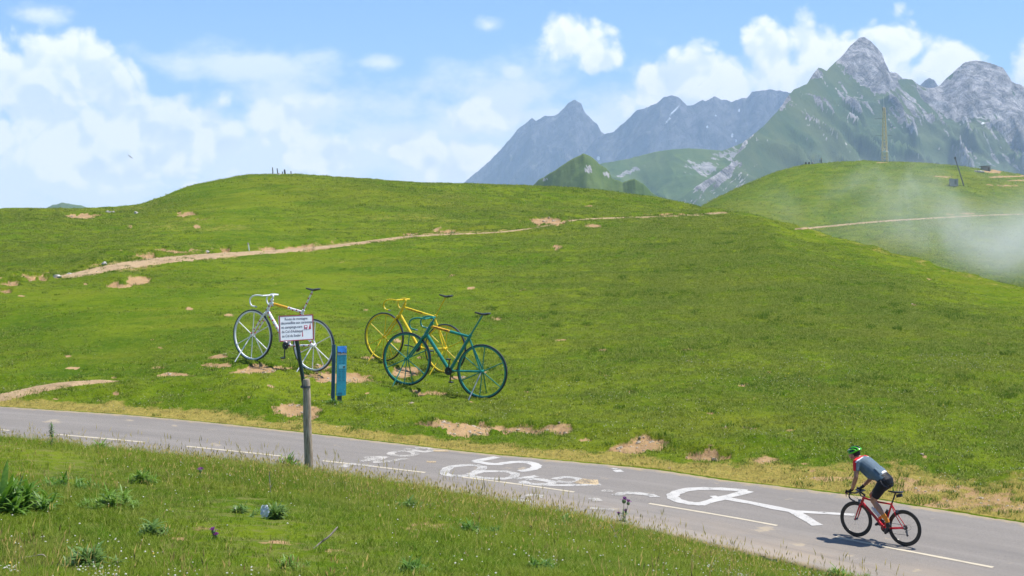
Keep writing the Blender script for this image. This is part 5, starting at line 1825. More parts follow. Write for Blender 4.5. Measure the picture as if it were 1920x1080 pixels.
M_JERSEY = cloth('grey_blue_jersey', (.115, .165, .205))
M_JRED = cloth('red_jersey', (.72, .020, .030))
M_JWHITE = cloth('white_jersey_trim', (.78, .76, .76))
M_SHORT = cloth('black_lycra', (.010, .010, .014), .55, .2)
M_SOCK = cloth('orange_sock', (.78, .26, .035), .8, .2)
M_SHOE = simple_mat('black_shoe', (.014, .015, .022), .35)
M_GLOVE = cloth('black_glove', (.014, .014, .018), .7, .2)
M_HGREEN = simple_mat('green_helmet_shell', (.09, .56, .018), .28)
M_HBLACK = simple_mat('black_helmet_shell', (.013, .014, .020), .25)
M_HAIR = simple_mat('dark_hair', (.020, .014, .010), .7)
M_LENS = simple_mat('orange_lens', (.72, .34, .01), .15)

pr = thing('person', 'cyclist in grey and red jersey standing on the pedals of the red bicycle', 'person', mw=MW)
HIP = {1: Vector((.43, .095, 1.11)), -1: Vector((.43, -.095, 1.11))}
KNEE = {1: Vector((.595, .115, .765)), -1: Vector((.745, -.115, .815))}
ANK = {1: Vector((.300, .118, .450)), -1: Vector((.555, -.118, .420))}
SHO = {1: Vector((.925, .185, 1.455)), -1: Vector((.925, -.185, 1.47))}
ELB = {1: Vector((.885, .265, 1.190)), -1: Vector((.785, -.295, 1.195))}
WRI = {1: Vector((.990, .215, .930)), -1: Vector((.985, -.215, .935))}
HEAD = Vector((1.075, .0, 1.575))
TORSO = [(.385, 0, 1.105), (.45, 0, 1.19), (.58, 0, 1.27), (.72, 0, 1.36), (.84, 0, 1.435), (.925, 0, 1.475), (.97, 0, 1.50)]


def body_fn(mb):
    mb.tube(TORSO, .1, 18, flat=([.12, .165, .150, .165, .185, .17, .08], [.10, .115, .105, .120, .115, .085, .06]))
    mb.tube([(.93, 0, 1.47), (1.00, 0, 1.52), (1.05, 0, 1.55)], [.075, .060, .060], 12)                          # neck
    rot = Euler((0, math.radians(28), 0))
    mb.ball(HEAD, (.098, .078, .115), 16, 12, rot=rot)                                                           # skull
    mb.tube([HEAD + Vector((.035, 0, -.04)), HEAD + Vector((.065, 0, -.095))], [.062, .042], 12)                 # jaw
    mb.tube([HEAD + Vector((.095, 0, -.015)), HEAD + Vector((.122, 0, -.052)), HEAD + Vector((.10, 0, -.062))], [.010, .014, .012], 8)   # nose
    mb.tube([HEAD + Vector((.088, -.018, -.088)), HEAD + Vector((.088, .018, -.088))], [.012, .012], 6)          # lips
    for sd in (1, -1):
        mb.ball(HEAD + Vector((-.012, .080 * sd, -.025)), (.022, .010, .032), 8, 6, rot=rot)                     # ears
        mb.tube([SHO[sd] - Vector((0, .05 * sd, 0)), SHO[sd], SHO[sd].lerp(ELB[sd], .45), ELB[sd], ELB[sd].lerp(WRI[sd], .3), ELB[sd].lerp(WRI[sd], .8), WRI[sd], WRI[sd].lerp(WRI[sd] + (WRI[sd] - ELB[sd]), .1)],
                [.070, .064, .052, .043, .046, .033, .029, .028], 12)
        h, k, a = HIP[sd], KNEE[sd], ANK[sd]
        mb.tube([h + Vector((-.04, 0, .03)), h, h.lerp(k, .4), h.lerp(k, .8), k, k.lerp(a, .12), k.lerp(a, .32) + (Vector((-.018, 0, -.012))), k.lerp(a, .6), k.lerp(a, .9), a],
                [.105, .102, .090, .066, .060, .052, .057, .046, .034, .035], 14)
        mb.tube([a + Vector((-.035, 0, -.01)), a, a.lerp(Vector((PL if sd == 1 else PR)), .7)], [.035, .038, .034], 10)


organic('body', body_fn, M_SKIN, pr, .011, 5)


def jersey_fn(mb):
    t2 = [(.415, 0, 1.175)] + [(p[0], 0, p[2]) for p in TORSO[1:-1]] + [(.965, 0, 1.50)]
    mb.tube(t2[0:1] + t2[2:], .1, 20, flat=([.175, .178, .186, .200, .188, .085], [.118, .135, .138, .130, .100, .072]))
    # loose front hanging below the chest
    mb.tube([(.60, 0, 1.19), (.70, 0, 1.22), (.82, 0, 1.32), (.90, 0, 1.40)], .1, 16, flat=([.13, .155, .17, .16], [.06, .085, .10, .09]))
    for sd in (1, -1):
        mb.tube([SHO[sd] - Vector((.0, .07 * sd, -.01)), SHO[sd], SHO[sd].lerp(ELB[sd], .34), SHO[sd].lerp(ELB[sd], .60)], [.082, .077, .066, .061], 14)


jo = organic('jersey', jersey_fn, [M_JERSEY, M_JRED, M_JWHITE], pr, .010, 6)
jm = jo.data
mi = []
for p in jm.polygons:
    c = p.center
    k = 0
    # red shoulders and sleeve fronts with a white edge
    s_ = (c.x - .925) * .86 + (c.z - 1.475) * .5
    out = abs(c.y) > .13
    if out and c.z < 1.46 and c.x > .90 - (1.46 - c.z) * .12:
        k = 1
    elif s_ > -.008 and abs(c.y) > .03 or s_ > .02:
        k = 1
    elif s_ > -.028 and abs(c.y) > .06:
        k = 2
    if c.x < .455 and c.z > 1.215 and k == 0 and abs(c.y) < .09:
        k = 2
    mi.append(k)
jm.polygons.foreach_set('material_index', mi)
pk = MB()
for y0 in (-.10, 0.0, .10):
    pk.tube([(.465, y0, 1.325 - abs(y0) * .25), (.52, y0, 1.375 - abs(y0) * .25), (.585, y0, 1.415 - abs(y0) * .25)], .02, 10, flat=([.050, .050, .046], [.016, .018, .008]))
pk.build('back_pocket', M_JERSEY, jo, kind='stuff')


def shorts_fn(mb):
    mb.tube([(.365, 0, 1.075), (.40, 0, 1.15), (.47, 0, 1.215), (.53, 0, 1.25)], .1, 18, flat=([.135, .178, .172, .155], [.115, .130, .122, .11]))
    for sd in (1, -1):
        h, k = HIP[sd], KNEE[sd]
        mb.tube([h + Vector((-.045, 0, .03)), h + Vector((-.01, 0, 0)), h.lerp(k, .42), h.lerp(k, .80)], [.116, .114, .100, .075], 16)


so = organic('cycling_shorts', shorts_fn, M_SHORT, pr, .010, 4)
MB().box((.345, .055, 1.205), (.006, .014, .05), Euler((0, -.5, 0))).build('green_tag', M_HGREEN, so, False)
for sd in (1, -1):
    k, a = KNEE[sd], ANK[sd]
    foot = Vector(PL if sd == 1 else PR)
    MB().tube([k.lerp(a, .72), k.lerp(a, .76), a, a.lerp(foot, .2)], [.0455, .046, .042, .043], 14).build('sock', M_SOCK, pr)
    fx = (foot - a)
    # foot direction: toes ahead of the pedal axle
    toe = foot + Vector((.085, .01 * sd, -.060 if sd == 1 else -.030)); heel = a + (Vector((-.055, 0, -.055)) if sd == 1 else Vector((-.075, 0, -.035)))
    sh = lambda mb, heel=heel, toe=toe, a=a, foot=foot: (mb.tube([heel, heel.lerp(toe, .25), heel.lerp(toe, .6), heel.lerp(toe, .9), toe], .04, 14, flat=([.030, .036, .042, .040, .022], [.028, .036, .034, .028, .016])),
                                                  mb.tube([a.lerp(heel.lerp(toe, .3), .25), heel.lerp(toe, .3)], [.042, .040], 12))
    organic('shoe', sh, M_SHOE, pr, .009, 3)

for sd in (1, -1):
    w = WRI[sd]
    hd = Vector((1.055, .212 * sd, .885))
    def glove_fn(mb, w=w, hd=hd, sd=sd):
        mb.tube([w + Vector((-.012, 0, .028)), w, w.lerp(hd, .5), hd], .03, 12, flat=([.032, .030, .038, .040], [.034, .032, .028, .024]))
        for j, (ln, off) in enumerate(((.066, .030), (.074, .012), (.070, -.007), (.058, -.024))):
            b0 = hd + Vector((.012, off * .9, .008))
            mb.tube([b0, b0 + Vector((.030, off * .25 + .006 * sd, -.004)), b0 + Vector((.044, off * .2 + .006 * sd, -.030)), b0 + Vector((.030, off * .1, -.052 - (ln - .06)))], [.0115, .0105, .0100, .0085], 8)
        th = hd + Vector((-.02, -.034 * sd, -.005))
        mb.tube([hd + Vector((-.03, -.02 * sd, .0)), th + Vector((.02, -.004 * sd, -.012)), th + Vector((.045, .010 * sd, -.030))], [.013, .0115, .009], 8)
    organic('glove', glove_fn, M_GLOVE, pr, .006, 2)
    tip = MB()
    for off in (.030, .012, -.007, -.024):
        b0 = hd + Vector((.012, off * .9, .008))
        tip.tube([b0 + Vector((.040, off * .2 + .006 * sd, -.036)), b0 + Vector((.028, off * .1, -.062)), b0 + Vector((.018, off * .1, -.066))], [.0085, .0080, .006], 7)
    tip.build('finger_tips', M_SKIN, pr, kind='stuff')

# hair, helmet, glasses
hr = MB(); hrot = Euler((0, math.radians(24), 0))
hr.ball(HEAD + Vector((-.022, 0, .004)), (.094, .082, .108), 16, 10, rot=hrot, zmin=-.45)
hr.build('hair', M_HAIR, pr)
hc = HEAD + Vector((-.004, 0, .030))
hm_ = MB()
hm_.ball(hc, (.142, .104, .108), 24, 10, rot=hrot, zmin=-.02)
he = hm_.build('helmet', M_HBLACK, pr)
for y0, wd in ((0.0, .020), (.050, .017), (-.050, .017), (.088, .013), (-.088, .013)):
    rb = MB(); P_ = []
    for k in range(11):
        a0 = 84 if .03 < abs(y0) < .06 else 12
        a = math.radians(a0 + (168 - a0) * k / 10)
        q = math.sqrt(max(0.05, 1 - (y0 / .108) ** 2))
        P_.append(hc + hrot.to_matrix() @ Vector((-.148 * q * math.cos(math.pi - a) * -1 if False else .148 * q * math.cos(a), y0, .113 * q * math.sin(a))))
    rb.tube(P_, .01, 8, flat=([wd] * 11, [.010] * 11))
    rb.build('helmet_rib', M_HGREEN if abs(y0) > .03 else M_HBLACK, he)
bnd = MB()
P_ = []
for k in range(15):
    a = math.radians(60 + 240 * k / 14)
    P_.append(hc + hrot.to_matrix() @ Vector((.140 * math.cos(a), .105 * math.sin(a), .012 + .010 * math.cos(a * 2))))
bnd.tube(P_, .017, 8)
bnd.build('helmet_band', M_HGREEN, he)
lgm = MB()
for sd in (1, -1):
    lgm.tube([hc + hrot.to_matrix() @ Vector((.105, .058 * sd, .070)), hc + hrot.to_matrix() @ Vector((.055, .075 * sd, .080)), hc + hrot.to_matrix() @ Vector((.02, .082 * sd, .072))], .0055, 6)
lgm.build('helmet_stripe', M_JWHITE, he, kind='stuff')
sp_ = MB()
for sd in (1, -1):
    sp_.tube([hc + Vector((.0, .094 * sd, -.005)), HEAD + Vector((.015, .078 * sd, -.07)), HEAD + Vector((.055, .02 * sd, -.135))], .004, 5)
sp_.build('helmet_strap', M_HBLACK, he)
gl = MB()
gl.tube(arc([HEAD + Vector((.045, .080, .012)), HEAD + Vector((.098, .052, .008)), HEAD + Vector((.116, 0, .012)), HEAD + Vector((.098, -.052, .008)), HEAD + Vector((.045, -.080, .012))], 4), .018, 8)
gl.build('sunglasses', M_LENS, pr)
# ---------------------------------------------------------------- things on the hills
M_MAST = simple_mat('galvanised_mast', (.85, .68, .44), .6, .0)
M_RUST = simple_mat('rusty_steel', (.24, .15, .09), .8)
M_SHED = simple_mat('dark_shed_boards', (.20, .20, .185), .8)
M_CONC = simple_mat('grey_concrete', (.36, .35, .34), .9)
M_STONE = simple_mat('pale_limestone', (.46, .43, .38), .9, var=.3, scale=6, bump=.6, bscale=12)
M_FENCE = simple_mat('grey_fence_wood', (.10, .095, .09), .9)
M_DARKPOLE = simple_mat('dark_pole', (.085, .095, .105), .6)

mb_ = on_ground(1659, 305.5, 300)
mb_.y = 478.0; mb_ = Vector(((1659 - 960) * 478 / F_PX, 478, ground_z((1659 - 960) * 478 / F_PX, 478)))
k_ = 478 / F_PX
mast = thing('radio_mast', 'tall thin lattice mast on the crest of the right hill', 'mast', loc=mb_)
HM = 17.5
def mast_w(z): return .85 - .58 * z / HM
for sx in (1, -1):
    for sy in (1, -1):
        MB().tube([(sx * mast_w(0), sy * mast_w(0), -.3), (sx * mast_w(HM) - .25, sy * mast_w(HM), HM)], .13, 6).build('leg', M_MAST, mast)
lc = MB()
nz = 16
for k in range(nz):
    z0, z1 = HM * k / nz, HM * (k + 1) / nz
    w0, w1 = mast_w(z0), mast_w(z1); o0, o1 = -.25 * z0 / HM, -.25 * z1 / HM
    for (a, b) in (((1, 1), (1, -1)), ((1, -1), (-1, -1)), ((-1, -1), (-1, 1)), ((-1, 1), (1, 1))):
        lc.tube([(a[0] * w0 + o0, a[1] * w0, z0), (b[0] * w1 + o1, b[1] * w1, z1)], .04, 4)
        lc.tube([(a[0] * w1 + o1, a[1] * w1, z1), (b[0] * w1 + o1, b[1] * w1, z1)], .04, 4)
lc.build('lattice_bracing', M_MAST, mast)
plt = MB(); plt.lathe([(.5, -.06), (1.25, -.06), (1.25, .10), (.5, .10)], (0, 0, 0), 20)
po = plt.build('platform', M_WHITEP, mast); po.matrix_local = Matrix.Translation((-.1, 0, 3.2)) @ Matrix.Rotation(math.radians(90), 4, 'X')
MB().tube([(-.25, 0, HM), (-.40, 0, HM + 3.6)], .05, 6).build('whip_antenna', M_WHITEP, mast)
MB().box((-.55, 0, HM - .5), (.32, .32, 1.0)).build('antenna_box', M_RUST, mast, False)
for (z, x0, x1) in ((8.4, -3.3, -.6), (8.5, .5, 2.3), (13.9, -3.2, -.4)):
    MB().tube([(x0, 0, z), (x1, 0, z + .1)], .06, 6).build('side_arm', M_DARKPOLE, mast)
for (x, z) in ((.35, 12.0), (.38, 10.2), (.42, 8.6), (.48, 7.0), (.55, 5.4)):
    MB().box((x, -.35, z), (.22, .1, .75)).build('dish_panel', M_WHITEP, mast, False)


def hill_pt(u, Y):
    x = (u - 960) * Y / F_PX
    return Vector((x, Y, ground_z(x, Y)))


lp = on_ground(1808, 349, 300)
q = lp.y / F_PX
lpo = thing('leaning_pole', 'dark pole leaning to the left on the misty right hill', 'pole', loc=lp)
MB().tube([(0, 0, -.4), (-17 * q, 0, 52 * q)], [.19, .15], 8).build('pole', M_DARKPOLE, lpo)
MB().box((-17.2 * q, 0, 52.5 * q), (.5, .4, .7)).build('pole_head', M_DARKPOLE, lpo, False)
bp_ = on_ground(1788, 348, 300); q = bp_.y / F_PX
bo = thing('concrete_box', 'small grey concrete box beside the leaning pole', 'box', loc=bp_)
MB().box((0, 0, 5.5 * q), (14 * q, 10 * q, 13 * q)).build('box_body', M_CONC, bo, False)
MB().box((0, 0, 12.3 * q), (15.5 * q, 11.5 * q, 1.0 * q)).build('lid', M_CONC, bo, False)
MB().box((2 * q, -5.1 * q, 6 * q), (4 * q, .4 * q, 8 * q)).build('hatch', M_SHED, bo, False)
sp0 = hill_pt(1848, 470); q = 470 / F_PX
sho = thing('shed', 'small dark shed with sloping roof on the right skyline', 'shed', loc=sp0)
MB().box((0, 0, 3.2 * q), (15 * q, 10 * q, 9 * q)).build('wall', M_SHED, sho, False)
rf = MB(); rf.box((-.6 * q, 0, 8.6 * q), (19 * q, 12 * q, 1.2 * q), Euler((0, math.radians(-3), 0)))
rf.build('roof', M_DARKPOLE, sho, False)
MB().box((4 * q, -5.1 * q, 3.0 * q), (3 * q, .3 * q, 6 * q)).build('door', M_FENCE, sho, False)


def rock_mesh(name, r, seed, flat=.7):
    mb = MB(); mb.ball((0, 0, 0), r, 10, 7)
    rr = random.Random(seed)
    ph = [rr.uniform(0, 6) for _ in range(6)]
    for i, v in enumerate(mb.v):
        n = v.normalized()
        k = 1 + .22 * math.sin(n.x * 4 + ph[0]) * math.sin(n.y * 5 + ph[1]) + .18 * math.sin(n.z * 6 + ph[2] + n.x * 3)
        k += rr.uniform(-.06, .06)
        mb.v[i] = Vector((v.x * k * rr.uniform(.98, 1.02), v.y * k, v.z * k * flat))
    return mb.mesh(name, M_STONE, False)


def rock(u, v, wpx, label, seed, y0=20.0, group=None, flat=.7):
    p = on_ground(u, v, y0)
    r = wpx * p.y / F_PX / 2
    o = link('rock', rock_mesh('rock', r, seed, flat), None, None, label=label, category='rock', group=group)
    o.location = p + Vector((0, 0, r * flat * .3)); o.rotation_euler = (0, 0, seed * 1.3)
    return o


rock(203, 398.5, 11, 'long pale flat rock on the far left skyline slope', 1, flat=.45)
rock(213, 398.5, 6, 'small pale rock just right of the long flat rock', 2)
rock(255, 400.5, 8, 'whitish rock on the slope right of the flat rocks', 3)
rock(196, 496, 10, 'pale boulder on the upper edge of the stony track', 4)
rock(108, 520, 16, 'broad pale stone at the left end of the track', 5, flat=.5)
rock(130, 515, 10, 'lower pale stone right of the track end stone', 6, flat=.5)
rock(388, 474, 9, 'grey stone in the cut bank above the track', 7)
rock(523, 328, 7.5, 'yellowish stone between the posts on the hilltop', 8, flat=.7)
for k, (u, v, w) in enumerate([(1829, 316, 5), (1834, 314, 6), (1838, 316, 7), (1843, 314, 6)]):
    p = hill_pt(u, 462)
    r = w * 462 / F_PX / 2
    o = link('rubble_stone', rock_mesh('rubble_stone', r, 20 + k), None, None, label=['leftmost small stone of the rubble by the shed', 'second stone from the left of the rubble by the shed', 'largest stone of the rubble by the shed', 'rubble stone nearest the shed wall'][k], category='stone', group='rubble beside the shed')
    o.location = p + Vector((0, 0, r * .4))
# fence posts on the left hilltop
for k, (u, vt, lean, lab) in enumerate([(512, 314, -.08, 'tallest post, leftmost of the hilltop posts'), (521, 316, -.12, 'leaning hilltop post just left of the yellowish stone'), (530, 322, -.05, 'short stub post right of the yellowish stone'),
                                        (534.5, 318, -.10, 'thick dark hilltop post in the middle of the row'), (546, 322, -.10, 'small rightmost post of the hilltop row')]):
    Y = 224.0 + (k % 2) * .8
    p = hill_pt(u, Y); q = Y / F_PX
    h = max(.5, (CAM_Z - (vt - V_HOR) * q) - p.z)
    mbp = MB().tube([(0, 0, -.3), (lean * h * .4, 0, h * .5), (lean * h, 0, h)], [.085, .08, .07] if k != 3 else [.13, .13, .11], 7)
    mbp.box((lean * h, 0, h), (.12, .12, .04))
    o = mbp.build('fence_post', M_FENCE, None, True, label=lab, category='post', group='posts on the left hilltop')
    o.location = p
# stakes and walkers on the right hill
for k, (u, h, lab) in enumerate([(1511, .95, 'leftmost dark stump on the right hill crest'), (1517, .85, 'middle dark stump on the right hill crest'), (1523.5, .75, 'pale blurred stump nearest the walkers')]):
    p = hill_pt(u, 479)
    o = MB().tube([(0, 0, -.3), (.02, 0, h * .6), (0, 0, h)], [.32, .30, .26] if k < 2 else [.45, .45, .42], 8).ball((0, 0, h), (.26, .26, .08), 8, 4, zmin=0).build('wooden_stump', M_FENCE if k < 2 else M_CONC, None, True, label=lab, category='stump', group='stumps on the right hill')
    o.location = p
M_BLUE = simple_mat('light_blue_shirt', (.16, .42, .66), .8)
M_NAVY = simple_mat('dark_clothes', (.012, .030, .045), .8)


def walker(u, top, bottom, hair, label, dx):
    p = hill_pt(u, 478.5)
    t = thing('person', label, 'person', loc=p)

    def fn(mb):
        mb.tube([(0, 0, .80), (0, 0, 1.05), (0, 0, 1.35), (0, 0, 1.46)], .15, 12, flat=([.17, .16, .21, .10], [.12, .11, .12, .08]))
        mb.tube([(0, 0, 1.45), (0, 0, 1.56)], [.06, .06], 8)
        mb.ball((.01, 0, 1.66), (.10, .085, .125), 10, 8)
        mb.ball((.105 * dx, 0, 1.65), (.02, .02, .025), 6, 4)
        for s in (1, -1):
            mb.tube([(0, .10 * s, .86), (.04 * s, .10 * s, .46), (.06 * s, .10 * s, .06), (.14 * dx + .06 * s, .10 * s, .03)], [.095, .07, .05, .045], 8)
            mb.tube([(0, .20 * s, 1.40), (-.02, .25 * s, 1.12), (.10 * dx, .23 * s, .90), (.13 * dx, .22 * s, .82)], [.06, .05, .04, .045], 8)
    organic('body', fn, M_SKIN, t, .035, 2)
    MB().tube([(0, 0, .90), (0, 0, 1.05), (0, 0, 1.35), (0, 0, 1.47)], .15, 12, flat=([.20, .19, .25, .12], [.15, .14, .15, .10])).build('shirt', top, t)
    tr = MB()
    for s in (1, -1):
        tr.tube([(0, .10 * s, .92), (.04 * s, .10 * s, .46), (.06 * s, .10 * s, .12)], [.12, .09, .07], 8)
    tr.build('trousers', bottom, t)
    MB().ball((-.015, 0, 1.69), (.108, .095, .115), 10, 6, zmin=-.1).build('hair', hair, t)


walker(1537.4, M_BLUE, M_CONC, M_STONE, 'walker in a light blue top on the right hill crest', -1)
walker(1539.8, M_NAVY, M_NAVY, M_HAIR, 'walker in dark clothes beside the one in blue', -1)
# white marker stake by the track
p = on_ground(468, 470, 60)
ms = thing('marker_stake', 'thin white marker stake above the stony track', 'stake', loc=p)
q = p.y / F_PX
MB().tube([(0, 0, -.2), (-2.6 * q, 0, 13 * q)], .045, 7).build('stake', M_WHITEP, ms)
MB().box((-2.7 * q, 0, 13.2 * q), (.11, .11, .12)).build('stake_cap', M_STONE, ms, False)

# soaring bird
bd0 = pt(244, 294, 160)
bird = thing('bird', 'dark bird gliding in the pale sky above the left hill', 'bird', loc=bd0)
bird.scale = (.7, .7, .7)
bird.rotation_euler = (math.radians(20), math.radians(38), math.radians(20))
M_BIRD = simple_mat('dark_feathers', (.035, .030, .028), .8)
MB().tube([(0, -.22, 0), (0, -.12, 0), (0, .05, 0), (0, .2, 0)], [.02, .05, .06, .03], 8).build('body', M_BIRD, bird)
for sd in (1, -1):
    w = MB()
    w.v += [Vector(p) for p in [(.03 * sd, -.10, .02), (.03 * sd, .08, .02), (.25 * sd, .09, .06), (.46 * sd, .06, .05), (.50 * sd, .0, .045), (.44 * sd, -.05, .05), (.25 * sd, -.11, .06)]]
    w.v += [v - Vector((0, 0, .015)) for v in w.v[:7]]
    w.f += [tuple(range(7)), tuple(range(13, 6, -1))]; w.m += [0, 0]
    for k in range(7):
        w.f.append((k, k + 7, (k + 1) % 7 + 7, (k + 1) % 7)); w.m.append(0)
    w.build('wing', M_BIRD, bird, False)
tl = MB(); tl.v += [Vector(p) for p in [(-.03, .16, 0), (.03, .16, 0), (.08, .34, 0), (-.08, .34, 0), (-.03, .16, -.012), (.03, .16, -.012), (.08, .34, -.012), (-.08, .34, -.012)]]
tl.f += [(0, 1, 2, 3), (7, 6, 5, 4), (0, 4, 5, 1), (1, 5, 6, 2), (2, 6, 7, 3), (3, 7, 4, 0)]; tl.m += [0] * 6
tl.build('tail', M_BIRD, bird, False)

# ---------------------------------------------------------------- plants on the near bank
def leaf_mat(name, c1, c2):
    m, t, b = new_mat(name)
    pos = t.new('ShaderNodeTexCoord').outputs['Object']
    n = t.noise(pos, 14.0, 3.0, .6)
    c = t.mix(t.sstep(n, .3, .7), c1, c2)
    t.put(b.inputs['Base Color'], c)
    b.inputs['Roughness'].default_value = .5
    tr = t.new('ShaderNodeBsdfTranslucent'); t.put(tr.inputs['Color'], c)
    mx = t.new('ShaderNodeMixShader'); mx.inputs[0].default_value = .38
    t.l.new(b.outputs[0], mx.inputs[1]); t.l.new(tr.outputs[0], mx.inputs[2])
    t.l.new(mx.outputs[0], t.n['Material Output'].inputs['Surface'])
    return m


L_DARK = leaf_mat('dark_leaf', (.085, .20, .014), (.17, .31, .03))
L_MID = leaf_mat('fresh_leaf', (.14, .27, .025), (.24, .38, .055))
L_GREY = leaf_mat('grey_green_leaf', (.11, .215, .035), (.20, .32, .075))
M_PURPLE = simple_mat('thistle_purple', (.30, .05, .30), .8)
M_STALK = simple_mat('green_stalk', (.13, .19, .07), .7)


def leaf(mb, base, az, el, length, width, droop, rr, lobes=0, mat=0):
    n = 6 if not lobes else 9
    d0 = Vector((math.cos(az) * math.cos(el), math.sin(az) * math.cos(el), math.sin(el)))
    side = Vector((-math.sin(az), math.cos(az), 0))
    b0 = len(mb.v)
    p = Vector(base); d = d0.copy()
    for i in range(n + 1):
        q = i / n
        w = width * .5 * math.sin(math.pi * min(1, .08 + q * .92)) ** .8
        if lobes and i % 2 == 0:
            w *= .45
        nrm = side.cross(d).normalized()
        mb.v += [p - side * w + nrm * w * .25, p.copy(), p + side * w + nrm * w * .25]
        d = (d - Vector((0, 0, droop / n))).normalized()
        p = p + d * (length / n)
    for i in range(n):
        a = b0 + 3 * i
        mb.f += [(a, a + 1, a + 4, a + 3), (a + 1, a + 2, a + 5, a + 4)]; mb.m += [mat, mat]


def leafy_plant(u, v, wpx, hpx, label, mat, seed, n=46, lobes=0, name='leafy_plant', y0=12.0):
    p = on_ground(u, v, y0, 60)
    q = p.y / F_PX
    W, Hh = wpx * q, hpx * q
    rr = random.Random(seed)
    t = thing(name, label, 'plant', loc=p)
    k = max(3, int(W / .11))
    heads = [(rr.gauss(0, .27) * W, rr.gauss(0, .2) * W, rr.uniform(.65, 1.05)) for _ in range(k * 3)] + [(0, 0, 1.0)]
    for hx, hy, hs in heads:
        mb = MB()
        hs *= max(.6, 1.15 - abs(hx) / (W * .6))
        for _ in range(24):
            el = rr.uniform(.1, 1.3)
            L = max(.06, Hh * hs * rr.uniform(.35, .7))
            leaf(mb, (hx + rr.uniform(-.02, .02), hy + rr.uniform(-.02, .02), -.01 + rr.random() ** 1.2 * Hh * hs * .4), rr.uniform(0, 6.283), el, L, L * rr.uniform(.10, .19) * (1.5 if lobes else 1), rr.uniform(.3, 1.6), rr, lobes)
        mb.build('leaf_rosette', mat, t)
    return t


leafy_plant(14, 965, 150, 100, 'large dark leafy clump at the left edge of the bank', L_DARK, 1, 120)
leafy_plant(120, 916, 95, 42, 'spreading dark green plant right of the large left clump', L_DARK, 2, 70)
leafy_plant(205, 950, 100, 48, 'broad fresh green clump in the middle left of the bank', L_MID, 3, 80)
leafy_plant(265, 905, 60, 38, 'small upright green clump below the second line dash', L_MID, 4, 44)
leafy_plant(287, 1004, 60, 46, 'grey green thistle rosette right of the broad clump', L_GREY, 5, 44, 1)
leafy_plant(170, 1066, 110, 66, 'big grey green thistle clump near the bottom left', L_GREY, 6, 80, 1)
leafy_plant(186, 844, 46, 26, 'bushy weed against the road right of the tall spike', L_MID, 7, 40)
leafy_plant(538, 884, 70, 40, 'leafy weed standing just left of the sign post', L_MID, 8, 70)
leafy_plant(515, 972, 70, 40, 'grey thistle holding the white plastic scrap', L_GREY, 9, 50, 1)
leafy_plant(450, 962, 46, 26, 'small grey thistle left of the plastic scrap', L_GREY, 10, 36, 1)
leafy_plant(765, 955, 60, 34, 'grey green weed on the bank below the worn figures', L_GREY, 11, 44, 1)
leafy_plant(880, 1000, 80, 36, 'wide low green weed near the middle of the bank', L_DARK, 12, 60)
leafy_plant(770, 1074, 80, 40, 'dark weed at the bottom edge below centre', L_DARK, 13, 60)
leafy_plant(1010, 1068, 90, 34, 'green weed at the bottom edge right of centre', L_DARK, 14, 60)
leafy_plant(540, 1068, 70, 36, 'fresh green weed at the bottom left of centre', L_MID, 15, 50)
leafy_plant(1570, 1086, 80, 36, 'green weed at the lower right where bank meets road', L_MID, 16, 60, y0=14)
leafy_plant(622, 757, 34, 15, 'dark thistle tuft at the foot of the blue panel', L_DARK, 17, 60, 1, y0=40)
leafy_plant(1060, 985, 50, 28, 'small dark weed below the faded road marks', L_DARK, 18, 36)
# tall weed spike on the crest
p = on_ground(97, 838, 12, 60); q = p.y / F_PX
tw_ = thing('weed_spike', 'tall dark weed spike standing against the road at left', 'plant', loc=p)
MB().tube([(0, 0, -.03), (.01, 0, 24 * q), (-.01, 0, 48 * q)], [.010, .008, .004], 6).build('stalk', M_STALK, tw_)
mbw = MB(); rr = random.Random(77)
for k in range(64):
    z = rr.uniform(2, 46) * q
    leaf(mbw, (rr.uniform(-.01, .01), 0, z), rr.uniform(0, 6.283), rr.uniform(.1, .9), (15 - z / q * .17) * q * rr.uniform(.6, 1.1), .028, .9, rr)
mbw.build('leaves', L_DARK, tw_)


def thistle(u, v, hpx, label, seed, heads, n=26):
    p = on_ground(u, v, 12, 60); q = p.y / F_PX
    t = thing('thistle', label, 'thistle', loc=p)
    rr = random.Random(seed)
    for (hx, hz, r) in heads:
        base = (hx * .2 * q, 0, -.02)
        MB().tube([base, (hx * .55 * q, rr.uniform(-.03, .03), hz * .55 * q), (hx * q, 0, hz * q)], [.008, .006, .004], 6).build('stalk', M_STALK, t)
        fl = MB(); c = Vector((hx * q, 0, hz * q))
        fl.ball(c, (r * q * .8, r * q * .8, r * q * .9), 8, 6, mat=1)
        for k in range(22):
            an = rr.uniform(0, 6.283); e = rr.uniform(.5, 1.4)
            fl.tube([c + Vector((0, 0, r * q * .4)), c + Vector((math.cos(an) * math.cos(e), math.sin(an) * math.cos(e), math.sin(e))) * (r * q * 1.9)], [.0045, .003], 4)
        fl.build('flower_head', [M_PURPLE, M_STALK], t)
    lf = MB()
    for k in range(n):
        hx, hz, r = heads[k % len(heads)]
        s = rr.uniform(.02, .85)
        leaf(lf, (hx * q * s, 0, hz * q * s * .95), rr.uniform(0, 6.283), rr.uniform(.1, .8), hpx * q * .34 * rr.uniform(.7, 1.1) * (1.1 - s * .7), .045, 1.0, rr, 1)
    lf.build('leaves', L_GREY, t)


thistle(1168, 986, 50, 'tall purple flowered thistle at the near road edge', 5, [(2, 46, 5), (10, 42, 4), (-8, 22, 2.5), (5, 26, 3)], 30)
thistle(400, 1012, 20, 'pair of purple thistle heads low in the bank', 6, [(0, 15, 5), (5, 7, 4)], 14)
thistle(376, 896, 16, 'single purple thistle below the line dashes', 7, [(0, 13, 4)], 12)
